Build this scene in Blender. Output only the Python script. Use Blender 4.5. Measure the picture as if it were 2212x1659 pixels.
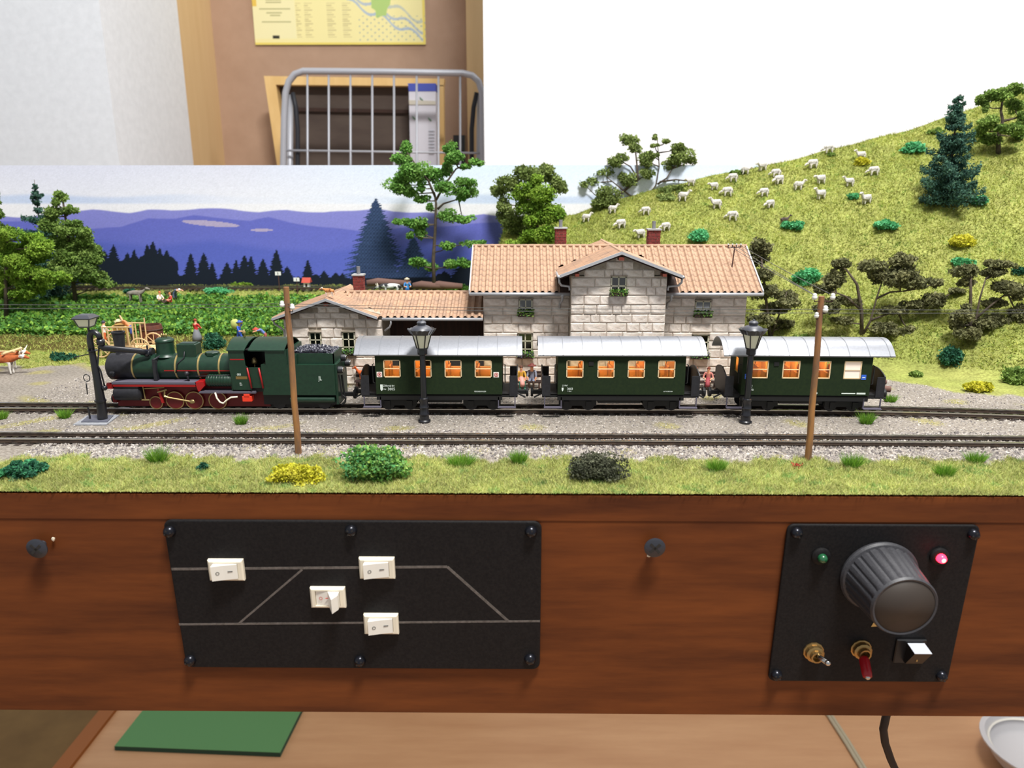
import bpy, bmesh, math, random
import numpy as np
from mathutils import Matrix, Vector, Euler
random.seed(7); rng = np.random.default_rng(7)
for o in list(bpy.data.objects): bpy.data.objects.remove(o)
U = 0.01                      # everything below is written in centimetres, the scene is in metres
SC = bpy.context.scene; COL = SC.collection
# ---------------------------------------------------------------- camera
PITCH, YAW, CAMH, FPX = math.radians(14.5), math.radians(0.57), 12.2, 1600.0
cam = bpy.data.objects.new('camera', bpy.data.cameras.new('camera')); COL.objects.link(cam)
cam.location = (0, 0, CAMH*U); cam.rotation_euler = (math.radians(90)-PITCH, 0, YAW)
cam.data.sensor_fit = 'HORIZONTAL'; cam.data.sensor_width = 36.0; cam.data.lens = FPX/2212*36.0
cam.data.clip_start = 0.005; cam.data.clip_end = 50
cam.data.dof.use_dof = True; cam.data.dof.focus_distance = 0.43; cam.data.dof.aperture_fstop = 16.0
SC.camera = cam
# ---------------------------------------------------------------- world, lamps, exposure
w = bpy.data.worlds.new('world'); SC.world = w; w.use_nodes = True
w.node_tree.nodes['Background'].inputs[0].default_value = (0.93, 0.96, 1.0, 1)
w.node_tree.nodes['Background'].inputs[1].default_value = 0.43
def area(name, loc, size, sizey, energy, col, target):
    l = bpy.data.lights.new(name, 'AREA'); l.shape = 'RECTANGLE'; l.size = size*U; l.size_y = sizey*U
    l.energy = energy; l.color = col
    o = bpy.data.objects.new(name, l); COL.objects.link(o); o.location = Vector(loc)*U
    o.rotation_euler = (Vector(target)-Vector(loc)).to_track_quat('-Z', 'Y').to_euler(); return o
area('ceiling_lamp', (26, -14, 150), 42, 16, 47, (1, 0.985, 0.95), (5, 50, 0))
area('ceiling_lamp', (60, 100, 185), 120, 40, 30, (1, 0.985, 0.95), (20, 140, -40))
SC.view_settings.view_transform = 'Standard'; SC.view_settings.look = 'None'
SC.view_settings.gamma = 1; SC.view_settings.use_curve_mapping = False; SC.view_settings.exposure = 0.0
# ---------------------------------------------------------------- pixel -> place helpers
_R = cam.rotation_euler.to_matrix()
def ray(px, py):
    return _R @ Vector(((px-1106)/FPX, -(py-829.5)/FPX, -1))
def W(px, py, Y):
    d = ray(px, py); t = Y/d.y; return Vector((d.x*t, Y, CAMH+d.z*t))
def WZ(px, py, Z):
    d = ray(px, py); t = (Z-CAMH)/d.z; return Vector((d.x*t, d.y*t, Z))
# ---------------------------------------------------------------- terrain height
def sst(a, b, x):
    t = np.clip((x-a)/(b-a), 0, 1); return t*t*(3-2*t)
YB = 75.0
_cr = [(W(p, q, YB).x, W(p, q, YB).z) for p, q in
       [(1068, 486), (1150, 476), (1240, 462), (1300, 441), (1400, 413), (1500, 388), (1640, 361), (1800, 323), (2000, 270), (2212, 196), (2500, 130)]]
_cx = np.array([c[0] for c in _cr]); _cz = np.array([c[1] for c in _cr])
def H(x, y):
    x = np.asarray(x, float); y = np.asarray(y, float)
    base = np.clip(y-55, 0, 19)*0.158*sst(52, 60, y)
    crest = np.interp(x, _cx, _cz)
    yf = np.interp(x, [-2, 8, 20, 28, 34, 50], [57, 57, 54, 51.0, 46.5, 44.0])
    t = np.clip((y-yf)/(YB-yf), 0, 1)
    hill = crest*(0.30*t*t*(3-2*t)+0.70*t)*sst(0, 0.12, t)
    x0 = _cx[0]-0.4
    m = sst(x0, x0+1.6, x+(YB-y)*0.06)
    z = base*(1-m)+np.maximum(hill, base*0.6)*m
    wob = 0.10*np.sin(x*0.9+y*0.5)*np.sin(y*0.8-x*0.3)+0.05*np.sin(x*2.7+1)*np.sin(y*2.3)
    return z+wob*sst(54, 60, y)
def Hs(x, y): return float(H(x, y))
def G(px, py):
    d = ray(px, py); lo = 25.0
    for i in range(400):
        Y = 28+i*0.12; t = Y/d.y
        if CAMH+d.z*t <= Hs(d.x*t, Y):
            return Vector((d.x*t, Y, Hs(d.x*t, Y)))
    t = 74.6/d.y; return Vector((d.x*t, 74.6, Hs(d.x*t, 74.6)))
# ---------------------------------------------------------------- materials
def s2l(c):
    c = np.asarray(c, float)/255.0
    return np.where(c <= 0.04045, c/12.92, ((c+0.055)/1.055)**2.4)
def L(c): v = s2l(c); return (float(v[0]), float(v[1]), float(v[2]), 1)
MATS = {}
def mat(name, c=(128, 128, 128), rough=0.6, metal=0.0, c2=None, scale=1.0, stretch=(1, 1, 1), bump=0.0, detail=4, attr=False, rnd=0.0, emit=None, es=0, spec=0.5, coat=0, lo=0.35, hi=0.65, bdist=0.02, translucent=0):
    """scale is in 1/cm"""
    m = bpy.data.materials.new(name); m.use_nodes = True; nt = m.node_tree; N = nt.nodes; K = nt.links
    b = N['Principled BSDF']; b.inputs['Roughness'].default_value = rough; b.inputs['Metallic'].default_value = metal
    b.inputs['Specular IOR Level'].default_value = spec; b.inputs['Coat Weight'].default_value = coat
    b.inputs['Base Color'].default_value = L(c)
    out = None
    if attr:
        a = N.new('ShaderNodeAttribute'); a.attribute_name = 'col'; out = a.outputs['Color']
    if c2 is not None or bump:
        tc = N.new('ShaderNodeTexCoord'); mp = N.new('ShaderNodeMapping'); K.new(tc.outputs['Object'], mp.inputs[0])
        mp.inputs['Scale'].default_value = tuple(100*s for s in stretch)
        nz = N.new('ShaderNodeTexNoise'); nz.inputs['Scale'].default_value = scale; nz.inputs['Detail'].default_value = detail
        nz.inputs['Roughness'].default_value = 0.65; K.new(mp.outputs[0], nz.inputs['Vector'])
        if c2 is not None:
            r = N.new('ShaderNodeMapRange'); r.inputs[1].default_value = lo; r.inputs[2].default_value = hi; K.new(nz.outputs['Fac'], r.inputs[0])
            mx = N.new('ShaderNodeMix'); mx.data_type = 'RGBA'; K.new(r.outputs[0], mx.inputs[0])
            if out is not None:
                mx.blend_type = 'MULTIPLY'; K.new(out, mx.inputs[6]); mx.inputs[7].default_value = L(c2)
            else:
                mx.inputs[6].default_value = L(c); mx.inputs[7].default_value = L(c2)
            out = mx.outputs[2]
        if bump:
            bp = N.new('ShaderNodeBump'); bp.inputs['Strength'].default_value = bump; bp.inputs['Distance'].default_value = bdist*U
            K.new(nz.outputs['Fac'], bp.inputs['Height']); K.new(bp.outputs[0], b.inputs['Normal'])
    if rnd:
        oi = N.new('ShaderNodeObjectInfo'); hv = N.new('ShaderNodeHueSaturation')
        r = N.new('ShaderNodeMapRange'); r.inputs[3].default_value = 1-rnd; r.inputs[4].default_value = 1+rnd; K.new(oi.outputs['Random'], r.inputs[0])
        K.new(r.outputs[0], hv.inputs['Value'])
        if out is not None: K.new(out, hv.inputs['Color'])
        else: hv.inputs['Color'].default_value = L(c)
        out = hv.outputs[0]
    if out is not None: K.new(out, b.inputs['Base Color'])
    if emit: b.inputs['Emission Color'].default_value = L(emit); b.inputs['Emission Strength'].default_value = es
    if translucent:
        t = N.new('ShaderNodeBsdfTranslucent'); ms = N.new('ShaderNodeMixShader'); ms.inputs[0].default_value = translucent
        if out is not None: K.new(out, t.inputs[0])
        else: t.inputs[0].default_value = L(c)
        K.new(b.outputs[0], ms.inputs[1]); K.new(t.outputs[0], ms.inputs[2]); K.new(ms.outputs[0], N['Material Output'].inputs[0])
    MATS[name] = m; return m
def glassmat(name, tint=(235, 235, 230), gloss=0.08):
    m = bpy.data.materials.new(name); m.use_nodes = True; nt = m.node_tree; N = nt.nodes; K = nt.links
    N.remove(N['Principled BSDF']); t = N.new('ShaderNodeBsdfTransparent'); t.inputs[0].default_value = L(tint)
    g = N.new('ShaderNodeBsdfGlossy'); g.inputs['Roughness'].default_value = 0.08; ms = N.new('ShaderNodeMixShader'); ms.inputs[0].default_value = gloss
    K.new(t.outputs[0], ms.inputs[1]); K.new(g.outputs[0], ms.inputs[2]); K.new(ms.outputs[0], N['Material Output'].inputs[0]); MATS[name] = m; return m
def simple(name, c, rough=0.55, metal=0, **k):
    return MATS[name] if name in MATS else mat(name, c, rough, metal, **k)
# ---------------------------------------------------------------- mesh builder
ORG = {}
class MB:
    def __init__(s): s.v = []; s.f = []; s.m = []; s.mi = 0
    def add(s, vs, fs):
        n = len(s.v); s.v += [tuple(v) for v in vs]; s.f += [tuple(i+n for i in f) for f in fs]; s.m += [s.mi]*len(fs); return s
    def hexa(s, p):   # 8 points: bottom 4 ccw, top 4
        return s.add(p, [(3, 2, 1, 0), (4, 5, 6, 7), (0, 1, 5, 4), (1, 2, 6, 5), (2, 3, 7, 6), (3, 0, 4, 7)])
    def box(s, x0, x1, y0, y1, z0, z1):
        return s.hexa([(x0, y0, z0), (x1, y0, z0), (x1, y1, z0), (x0, y1, z0), (x0, y0, z1), (x1, y0, z1), (x1, y1, z1), (x0, y1, z1)])
    def bbox(s, x0, x1, y0, y1, z0, z1, b):   # box chamfered on the vertical edges and top/bottom
        xs = [x0, x0+b, x1-b, x1]; prof = [(x0+b, y0), (x1-b, y0), (x1, y0+b), (x1, y1-b), (x1-b, y1), (x0+b, y1), (x0, y1-b), (x0, y0+b)]
        cx, cy = (x0+x1)/2, (y0+y1)/2; sx = 1-2*b/max(x1-x0, 1e-6); sy = 1-2*b/max(y1-y0, 1e-6)
        rings = []
        for z, k in ((z0, 1), (z0+b, 0), (z1-b, 0), (z1, 1)):
            rings.append([((cx+(x-cx)*sx if k else x), (cy+(y-cy)*sy if k else y), z) for x, y in prof])
        vs = [p for r in rings for p in r]; fs = []
        for r in range(3):
            for i in range(8): j = (i+1) % 8; fs.append((r*8+i, r*8+j, r*8+8+j, r*8+8+i))
        fs.append(tuple(range(7, -1, -1))); fs.append(tuple(range(24, 32))); return s.add(vs, fs)
    def rod(s, p0, p1, r0, r1=None, n=8, caps=True):
        r1 = r0 if r1 is None else r1; p0 = Vector(p0); p1 = Vector(p1); d = (p1-p0)
        if d.length < 1e-9: return s
        d.normalize(); a = d.orthogonal().normalized(); b = d.cross(a); vs = []
        for p, r in ((p0, r0), (p1, r1)):
            for i in range(n):
                t = 2*math.pi*i/n; vs.append(p+(a*math.cos(t)+b*math.sin(t))*r)
        fs = [(i, (i+1) % n, n+(i+1) % n, n+i) for i in range(n)]
        if caps: fs += [tuple(range(n-1, -1, -1)), tuple(range(n, 2*n))]
        return s.add(vs, fs)
    def tube(s, pts, r, n=8):
        pts = [Vector(p) for p in pts]; rs = r if isinstance(r, (list, tuple)) else [r]*len(pts); vs = []; a = None
        for i, p in enumerate(pts):
            d = (pts[min(i+1, len(pts)-1)]-pts[max(i-1, 0)]).normalized()
            if a is None: a = d.orthogonal().normalized()
            a = (a-d*a.dot(d)).normalized(); b = d.cross(a)
            for k in range(n):
                t = 2*math.pi*k/n; vs.append(p+(a*math.cos(t)+b*math.sin(t))*rs[i])
        fs = []
        for i in range(len(pts)-1):
            for k in range(n): k2 = (k+1) % n; fs.append((i*n+k, i*n+k2, i*n+n+k2, i*n+n+k))
        fs += [tuple(range(n-1, -1, -1)), tuple(range((len(pts)-1)*n, len(pts)*n))]
        return s.add(vs, fs)
    def lathe(s, c, prof, n=16, axis='z', ph=0.0, cap=True):
        vs = []; c = Vector(c)
        for r, h in prof:
            for i in range(n):
                t = 2*math.pi*i/n+ph; x, y = r*math.cos(t), r*math.sin(t)
                vs.append(c+(Vector((x, y, h)) if axis == 'z' else Vector((h, x, y)) if axis == 'x' else Vector((x, h, -y)) if axis == '-y' and False else Vector((x, h, y))))
        fs = []
        for k in range(len(prof)-1):
            for i in range(n): j = (i+1) % n; fs.append((k*n+i, k*n+j, k*n+n+j, k*n+n+i))
        if cap and prof[0][0] > 1e-6: fs.append(tuple(range(n-1, -1, -1)))
        if cap and prof[-1][0] > 1e-6: fs.append(tuple(range((len(prof)-1)*n, len(prof)*n)))
        return s.add(vs, fs)
    def prism(s, poly, a0, a1, axis='y'):   # poly in the other two coordinates
        def P(u, v, a): return (u, a, v) if axis == 'y' else (a, u, v) if axis == 'x' else (u, v, a)
        n = len(poly); vs = [P(u, v, a0) for u, v in poly]+[P(u, v, a1) for u, v in poly]
        return s.add(vs, [tuple(range(n-1, -1, -1)), tuple(range(n, 2*n))]+[(i, (i+1) % n, n+(i+1) % n, n+i) for i in range(n)])
    def ico(s, c, r, jit=0.0, sub=1):
        bm = bmesh.new(); bmesh.ops.create_icosphere(bm, subdivisions=sub, radius=1)
        r = (r, r, r) if isinstance(r, (int, float)) else r
        vs = [(c[0]+v.co.x*r[0]*(1+random.uniform(-jit, jit)), c[1]+v.co.y*r[1]*(1+random.uniform(-jit, jit)), c[2]+v.co.z*r[2]*(1+random.uniform(-jit, jit))) for v in bm.verts]
        fs = [tuple(v.index for v in f.verts) for f in bm.faces]; bm.free(); return s.add(vs, fs)
    def build(s, name, mats, parent=None, smooth=False, org=None, angle=None):
        o3 = ORG[parent.name] if parent is not None else (org or (0, 0, 0))
        me = bpy.data.meshes.new(name)
        me.from_pydata([((x-o3[0])*U, (y-o3[1])*U, (z-o3[2])*U) for x, y, z in s.v], [], s.f)
        mats = mats if isinstance(mats, (list, tuple)) else [mats]
        for m in mats: me.materials.append(MATS[m] if isinstance(m, str) else m)
        if len(mats) > 1: me.polygons.foreach_set('material_index', s.m)
        if smooth: me.polygons.foreach_set('use_smooth', [True]*len(me.polygons))
        bm = bmesh.new(); bm.from_mesh(me); bmesh.ops.recalc_face_normals(bm, faces=bm.faces); bm.to_mesh(me); bm.free()
        if smooth and angle is not None: me.set_sharp_from_angle(angle=math.radians(angle))
        return link(name, me, parent, o3)
def link(name, me, parent, o3=(0, 0, 0)):
    o = bpy.data.objects.new(name, me); COL.objects.link(o); me.name = name
    if parent is not None: o.parent = parent
    else: o.location = Vector(o3)*U
    ORG[o.name] = tuple(o3); return o
def tag(o, label=None, cat=None, group=None, kind=None):
    if label: o['label'] = label
    if cat: o['category'] = cat
    if group: o['group'] = group
    if kind: o['kind'] = kind
    return o
def thing(name, label, cat, loc=(0, 0, 0), group=None, rot=(0, 0, 0), local=False):
    o = bpy.data.objects.new(name, None); COL.objects.link(o); o.empty_display_size = 0.005
    o.location = Vector(loc)*U; o.rotation_euler = rot; ORG[o.name] = (0, 0, 0) if local else tuple(loc)
    return tag(o, label, cat, group)
def dup(root, loc, rz=0.0, label=None, name=None, scale=1.0):
    def cp(o, par):
        c = o.copy(); COL.objects.link(c); c.parent = par; ORG[c.name] = ORG.get(o.name, (0, 0, 0))
        for ch in o.children: cp(ch, c)
        return c
    r = cp(root, None); r.location = Vector(loc)*U; r.rotation_euler = (0, 0, rz); r.scale = (scale,)*3
    if label: r['label'] = label
    return r
def soup(name, tris, cols, m, parent=None, o3=None, kind='stuff'):
    """tris (n,k,3) in cm, cols (n,3) linear"""
    n, k = tris.shape[:2]; o3 = (ORG[parent.name] if parent is not None else (o3 or (0, 0, 0)))
    me = bpy.data.meshes.new(name); v = ((tris-np.array(o3)).reshape(-1, 3)*U).astype(np.float32)
    me.vertices.add(n*k); me.vertices.foreach_set('co', v.ravel()); me.loops.add(n*k); me.loops.foreach_set('vertex_index', np.arange(n*k, dtype=np.int32))
    me.polygons.add(n); me.polygons.foreach_set('loop_start', np.arange(0, n*k, k, dtype=np.int32)); me.polygons.foreach_set('loop_total', np.full(n, k, dtype=np.int32))
    me.update(calc_edges=True)
    a = me.attributes.new('col', 'FLOAT_COLOR', 'FACE'); a.data.foreach_set('color', np.concatenate([cols, np.ones((n, 1))], 1).astype(np.float32).ravel())
    me.materials.append(MATS[m]); o = link(name, me, parent, o3)
    if kind: o['kind'] = kind
    return o
def mixcols(n, cols, jit=0.12):
    cs = np.array([s2l(c) for c in cols]); i = rng.integers(0, len(cols), n); j = rng.integers(0, len(cols), n); t = rng.random((n, 1))
    return np.clip((cs[i]*t+cs[j]*(1-t))*(1+rng.normal(0, jit, (n, 1))), 0, 1)
def flakes(p, size, k=3):
    n = len(p); a = rng.normal(size=(n, 3)); a /= np.linalg.norm(a, axis=1, keepdims=True); b = rng.normal(size=(n, 3)); b -= a*(a*b).sum(1, keepdims=True); b /= np.linalg.norm(b, axis=1, keepdims=True)
    s = size*(0.6+0.8*rng.random((n, 1)))
    if k == 3: return np.stack([p+a*s, p-a*s*0.6+b*s*0.8, p-a*s*0.6-b*s*0.8], 1)
    return np.stack([p+a*s, p+b*s*0.7, p-a*s, p-b*s*0.7], 1)
def blades(x, y, z, h, wd, lean=0.5):
    n = len(x); t = rng.random(n)*6.283; lx = rng.normal(0, lean, n)*h; ly = rng.normal(0, lean, n)*h
    c, s = np.cos(t)*wd, np.sin(t)*wd
    return np.stack([np.stack([x-c, y-s, z], 1), np.stack([x+c, y+s, z], 1), np.stack([x+lx, y+ly, z+h], 1)], 1)
def vcol_grid(name, P, C, m, parent=None, o3=(0, 0, 0), thick=None):
    """P (a,b,3) cm grid, C (a,b,3) linear"""
    a, b = P.shape[:2]; me = bpy.data.meshes.new(name); me.vertices.add(a*b); me.vertices.foreach_set('co', ((P-np.array(o3)).reshape(-1)*U).astype(np.float32))
    i = np.arange(a-1)[:, None]*b+np.arange(b-1)[None]; q = np.stack([i, i+1, i+b+1, i+b], -1).reshape(-1, 4).astype(np.int32)
    me.loops.add(q.size); me.loops.foreach_set('vertex_index', q.ravel()); me.polygons.add(len(q)); me.polygons.foreach_set('loop_start', np.arange(0, q.size, 4, dtype=np.int32)); me.polygons.foreach_set('loop_total', np.full(len(q), 4, dtype=np.int32))
    me.update(calc_edges=True); at = me.attributes.new('col', 'FLOAT_COLOR', 'POINT'); at.data.foreach_set('color', np.concatenate([C.reshape(-1, 3), np.ones((a*b, 1))], 1).astype(np.float32).ravel())
    me.polygons.foreach_set('use_smooth', np.ones(len(q), bool)); me.materials.append(MATS[m]); return link(name, me, parent, o3)
def text(name, body, size, m, parent, loc, rot=(math.pi/2, 0, 0), ext=0.004, align='LEFT', offset=0.0, sx=1.0):
    cu = bpy.data.curves.new(name, 'FONT'); cu.body = body; cu.size = size; cu.extrude = ext; cu.align_x = align; cu.resolution_u = 2; cu.offset = offset
    t = bpy.data.objects.new('t', cu); COL.objects.link(t); dg = bpy.context.evaluated_depsgraph_get(); me = bpy.data.meshes.new_from_object(t.evaluated_get(dg)); bpy.data.objects.remove(t)
    o3 = Vector(ORG[parent.name]); M = Matrix.Scale(U, 4) @ Matrix.Translation(Vector(loc)-o3) @ Euler(rot).to_matrix().to_4x4() @ Matrix.Diagonal((sx, 1, 1, 1))
    me.transform(M); me.materials.clear(); me.materials.append(MATS[m]); return link(name, me, parent, ORG[parent.name])
def skin(verts, edges, rads, sub=2):
    me = bpy.data.meshes.new('s'); me.from_pydata(verts, edges, []); o = bpy.data.objects.new('s', me); COL.objects.link(o)
    mo = o.modifiers.new('Skin', 'SKIN'); mo.use_smooth_shade = True; sv = me.skin_vertices[0].data
    for i, r in enumerate(rads):
        r = r if isinstance(r, tuple) else (r, r); sv[i].radius = r
    sv[0].use_root = True
    ss = o.modifiers.new('Sub', 'SUBSURF'); ss.levels = sub; ss.render_levels = sub
    dg = bpy.context.evaluated_depsgraph_get(); r = bpy.data.meshes.new_from_object(o.evaluated_get(dg)); bpy.data.objects.remove(o)
    return r
# ---------------------------------------------------------------- material library
mat('leaf', attr=True, rough=0.9, spec=0.2, translucent=0.25)
mat('grass_fibre', attr=True, rough=0.9, spec=0.15, translucent=0.25)
mat('pebble', attr=True, rough=0.9, spec=0.3)
mat('print', attr=True, rough=0.75, spec=0.15)
mat('terrain', attr=True, c2=(190, 185, 180), scale=6, rough=0.95, spec=0.1, bump=0.8, bdist=0.12)
mat('fascia_wood', (124, 66, 27), 0.6, c2=(68, 31, 12), scale=0.5, stretch=(0.18, 1, 1.6), bump=0.25, bdist=0.03, detail=8, lo=0.3, hi=0.75, coat=0.0, spec=0.25)
mat('plate_black', (18, 17, 19), 0.6, c2=(30, 28, 28), scale=9, bump=0.5, bdist=0.012, spec=0.2)
mat('screw_black', (34, 35, 42), 0.25, 0.6)
mat('screw_grey', (70, 72, 80), 0.4, 0.6)
mat('cream_plastic', (238, 228, 205), 0.45)
mat('white_plastic', (240, 236, 225), 0.4)
mat('ink', (40, 38, 36), 0.7)
mat('ink_red', (205, 70, 60), 0.7)
mat('line_grey', (112, 104, 98), 0.8, c2=(85, 78, 72), scale=5)
mat('knob_black', (50, 50, 54), 0.5, c2=(64, 64, 68), scale=14, bump=0.3)
mat('knob_cap', (58, 50, 44), 0.6)
mat('led_red', (255, 40, 60), 0.3, emit=(255, 25, 45), es=14)
mat('led_core', (255, 200, 190), 0.3, emit=(255, 160, 140), es=3)
mat('led_green', (30, 90, 55), 0.2, spec=0.8)
mat('brass_nut', (170, 140, 90), 0.35, 0.9)
mat('chrome', (200, 198, 195), 0.15, 1)
mat('red_rubber', (165, 18, 30), 0.35)
mat('black_plastic', (14, 14, 16), 0.4)
mat('grey_face', (190, 195, 205), 0.4)
mat('stone', (240, 230, 220), 0.9, c2=(204, 190, 177), scale=2.4, bump=0.9, bdist=0.05, detail=6, rnd=0.07, spec=0.2)
mat('mortar', (178, 166, 150), 0.95, c2=(150, 138, 122), scale=3)
mat('tile', (176, 143, 118), 0.85, c2=(140, 118, 104), scale=1.1, rnd=0.07, bump=0.4, bdist=0.03, spec=0.2, lo=0.4, hi=0.75)
mat('zinc', (178, 178, 182), 0.5, 0.3)
mat('timber_red', (110, 48, 34), 0.8)
mat('timber_dark', (58, 34, 24), 0.85, c2=(40, 24, 18), scale=2, stretch=(3, 1, 0.3))
mat('brick_red', (132, 52, 46), 0.85, c2=(100, 38, 36), scale=3)
mat('cap_grey', (165, 165, 165), 0.8)
mat('flue_grey', (120, 120, 124), 0.7)
mat('window_paint', (205, 200, 175), 0.6)
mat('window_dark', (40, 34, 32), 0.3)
glassmat('pane_glass', (200, 200, 195), 0.12)
glassmat('coach_glass', (245, 235, 215), 0.06)
mat('planter_wood', (48, 30, 26), 0.8)
mat('coach_green', (37, 50, 29), 0.65, c2=(30, 43, 27), scale=6, spec=0.15)
mat('loco_green', (24, 54, 38), 0.38, c2=(19, 45, 33), scale=5, spec=0.5)
mat('loco_black', (26, 26, 32), 0.5, c2=(38, 38, 44), scale=5)
mat('frame_black', (16, 16, 18), 0.6)
mat('loco_red', (160, 16, 20), 0.45)
mat('loco_orange', (235, 60, 35), 0.45)
mat('tread_grey', (88, 84, 98), 0.7)
mat('brass', (205, 180, 120), 0.35, 0.8)
mat('rod_brass', (165, 145, 100), 0.4, 0.8)
mat('roof_silver', (146, 148, 155), 0.36, 0.5, c2=(138, 140, 146), scale=8)
mat('seam_grey', (120, 122, 128), 0.5, 0.3)
mat('white_print', (225, 235, 228), 0.6)
mat('sign_red', (190, 60, 55), 0.6); mat('sign_white', (240, 232, 225), 0.6); mat('sign_blue', (50, 100, 210), 0.6)
mat('interior_orange', (214, 170, 118), 0.7); mat('seat_brown', (158, 116, 80), 0.8); mat('loco_red_shaded', (104, 12, 18), 0.6)  # the last red is loco red darkened for shadow around frame and wheels
mat('frame_cream', (226, 200, 160), 0.5)
mat('warm_strip', (255, 200, 120), 0.5, emit=(255, 196, 124), es=34)
mat('curtain', (246, 232, 220), 0.8, emit=(255, 214, 190), es=0.15)
mat('coal', (60, 60, 74), 0.3, c2=(36, 36, 46), scale=8, spec=0.8)
mat('rail_side', (72, 56, 44), 0.7, c2=(48, 38, 32), scale=4)
mat('rail_top', (200, 198, 194), 0.25, 1)
mat('sleeper', (58, 46, 40), 0.85, c2=(44, 36, 32), scale=4)
mat('lamp_black', (22, 23, 30), 0.3, spec=0.7)
mat('lamp_cowl', (64, 66, 74), 0.4, spec=0.6)
mat('lamp_glass', (225, 222, 200), 0.3, emit=(235, 232, 210), es=0.05)
mat('pole_wood', (166, 114, 64), 0.7, c2=(108, 80, 62), scale=1.4, stretch=(2, 2, 0.35), bump=0.4)
mat('porcelain', (235, 235, 232), 0.25)
mat('iron_rust', (70, 44, 38), 0.7)
mat('wire_grey', (84, 84, 82), 0.6)
mat('concrete', (150, 152, 158), 0.9, c2=(128, 130, 136), scale=6)
mat('plate_grey', (84, 86, 98), 0.7)
mat('bark', (92, 80, 66), 0.95, c2=(62, 54, 46), scale=3)
mat('trunk_log', (112, 84, 76), 0.9)
mat('wall_white', (238, 239, 241), 0.9, c2=(230, 231, 234), scale=0.8, bump=0.15, bdist=0.1)
mat('wall_white_dim', (222, 225, 230), 0.9, c2=(214, 217, 222), scale=0.8, bump=0.15, bdist=0.1)  # white wall again, the left side's weaker light put into its colour
mat('wood_jamb', (212, 182, 136), 0.8, c2=(204, 172, 126), scale=0.2, stretch=(1, 1, 0.1))
mat('brown_wall', (176, 146, 124), 0.9, c2=(168, 138, 116), scale=0.15)
mat('pine', (226, 190, 130), 0.7, c2=(214, 176, 114), scale=0.3, stretch=(1, 1, 0.2))
mat('dark_board', (84, 72, 64), 0.9, c2=(70, 58, 52), scale=0.25, stretch=(0.3, 1, 1))
mat('rack_metal', (176, 178, 186), 0.45, 0.3)
mat('strap_black', (30, 32, 40), 0.6)
mat('carton', (205, 203, 212), 0.7); mat('carton_blue', (60, 75, 165), 0.6); mat('carton_green', (70, 120, 80), 0.7); mat('carton_beige', (190, 184, 170), 0.7)
mat('table_wood', (206, 160, 118), 0.5, c2=(186, 138, 98), scale=0.10, stretch=(0.3, 2.2, 1), detail=6, lo=0.3, hi=0.7)
mat('table_edge', (150, 86, 30), 0.5)
mat('floor_brown', (120, 92, 52), 0.9, c2=(104, 78, 42), scale=0.1)
mat('green_board', (88, 140, 86), 0.7); mat('green_edge', (40, 78, 62), 0.7)
mat('cable_black', (22, 18, 24), 0.5); mat('cable_grey', (175, 165, 140), 0.6)
mat('bowl_plastic', (205, 203, 205), 0.4)
# ================================================================ ROOM
def st(o): o['kind'] = 'structure'; return o
FLZ = -72
m = MB(); m.box(-220, 260, -60, 260, FLZ-2, FLZ); st(m.build('floor', 'table_wood'))
xl0 = W(236, 180, 130).x; xl1 = W(400, 180, 160).x
m = MB(); m.box(-220, xl0-5, 130, 136, FLZ, 150); st(m.build('wall_left', 'wall_white_dim'))
m = MB(); m.hexa([(xl0-5, 130, FLZ), (xl0, 130, FLZ), (xl1, 160, FLZ), (xl1-5, 162, FLZ), (xl0-5, 130, 150), (xl0, 130, 150), (xl1, 160, 150), (xl1-5, 162, 150)]); st(m.build('wall_corner', 'wall_white_dim'))
xj = W(470, 180, 178).x
m = MB(); m.hexa([(xl1-3, 160, FLZ), (xl1, 160, FLZ), (xj, 178, FLZ), (xj-3, 180, FLZ), (xl1-3, 160, 150), (xl1, 160, 150), (xj, 178, 150), (xj-3, 180, 150)]); st(m.build('trim_1', 'wood_jamb'))
m = MB(); m.box(xl1-10, 20, 178, 182, FLZ, 150); st(m.build('wall_back', 'brown_wall'))
xr = W(1009, 180, 176).x
m = MB(); m.box(xr, xr+9, 175.5, 177.9, FLZ, 150); st(m.build('trim_2', 'wood_jamb'))
xw = W(1045, 180, 120).x
m = MB(); m.box(xw, 260, 120, 126, FLZ, 150); st(m.build('wall_right', 'wall_white'))
# map poster on the brown wall
a0 = W(552, 97, 177.6); a1 = W(920, 97, 177.6)
nx, nz = 300, 230; hgt = 30.0
u = np.linspace(0, 1, nx)[None, :]*np.ones((nz, 1)); v = np.linspace(0, 1, nz)[:, None]*np.ones((1, nx))
C = np.ones((nz, nx, 3))*s2l((233, 224, 164))
def paint(mask, c): C[mask] = s2l(c)
vb = v*hgt/13.0     # 1 = height of the image's visible strip above the lower edge
paint((u < 0.245) & (vb > 0.10), (232, 226, 178))
rv = 0.60+0.32*u+0.05*np.sin(u*40)
for k, cc in ((0.0, (176, 188, 196)), (0.14, (190, 196, 180)), (-0.12, (170, 186, 200))):
    ln = np.abs(vb-(1.55-1.35*u+k+0.05*np.sin(u*37+k*9))) < 0.022
    paint(ln & (u > 0.55), cc)
paint(((u-0.745)/0.06)**2+((vb-0.78)/0.36)**2 < 1+0.25*np.sin(u*90)*np.sin(vb*20), (172, 200, 122))
for yy in np.arange(0.12, 0.70, 0.035):
    for (ua, ub) in ((0.30, 0.335), (0.43, 0.47), (0.52, 0.56), (0.25, 0.27)):
        paint((np.abs(vb-yy) < 0.008) & (u > ua) & (u < ub+0.012*math.sin(yy*60)) & (yy < 0.66), (200, 190, 140))
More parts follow.
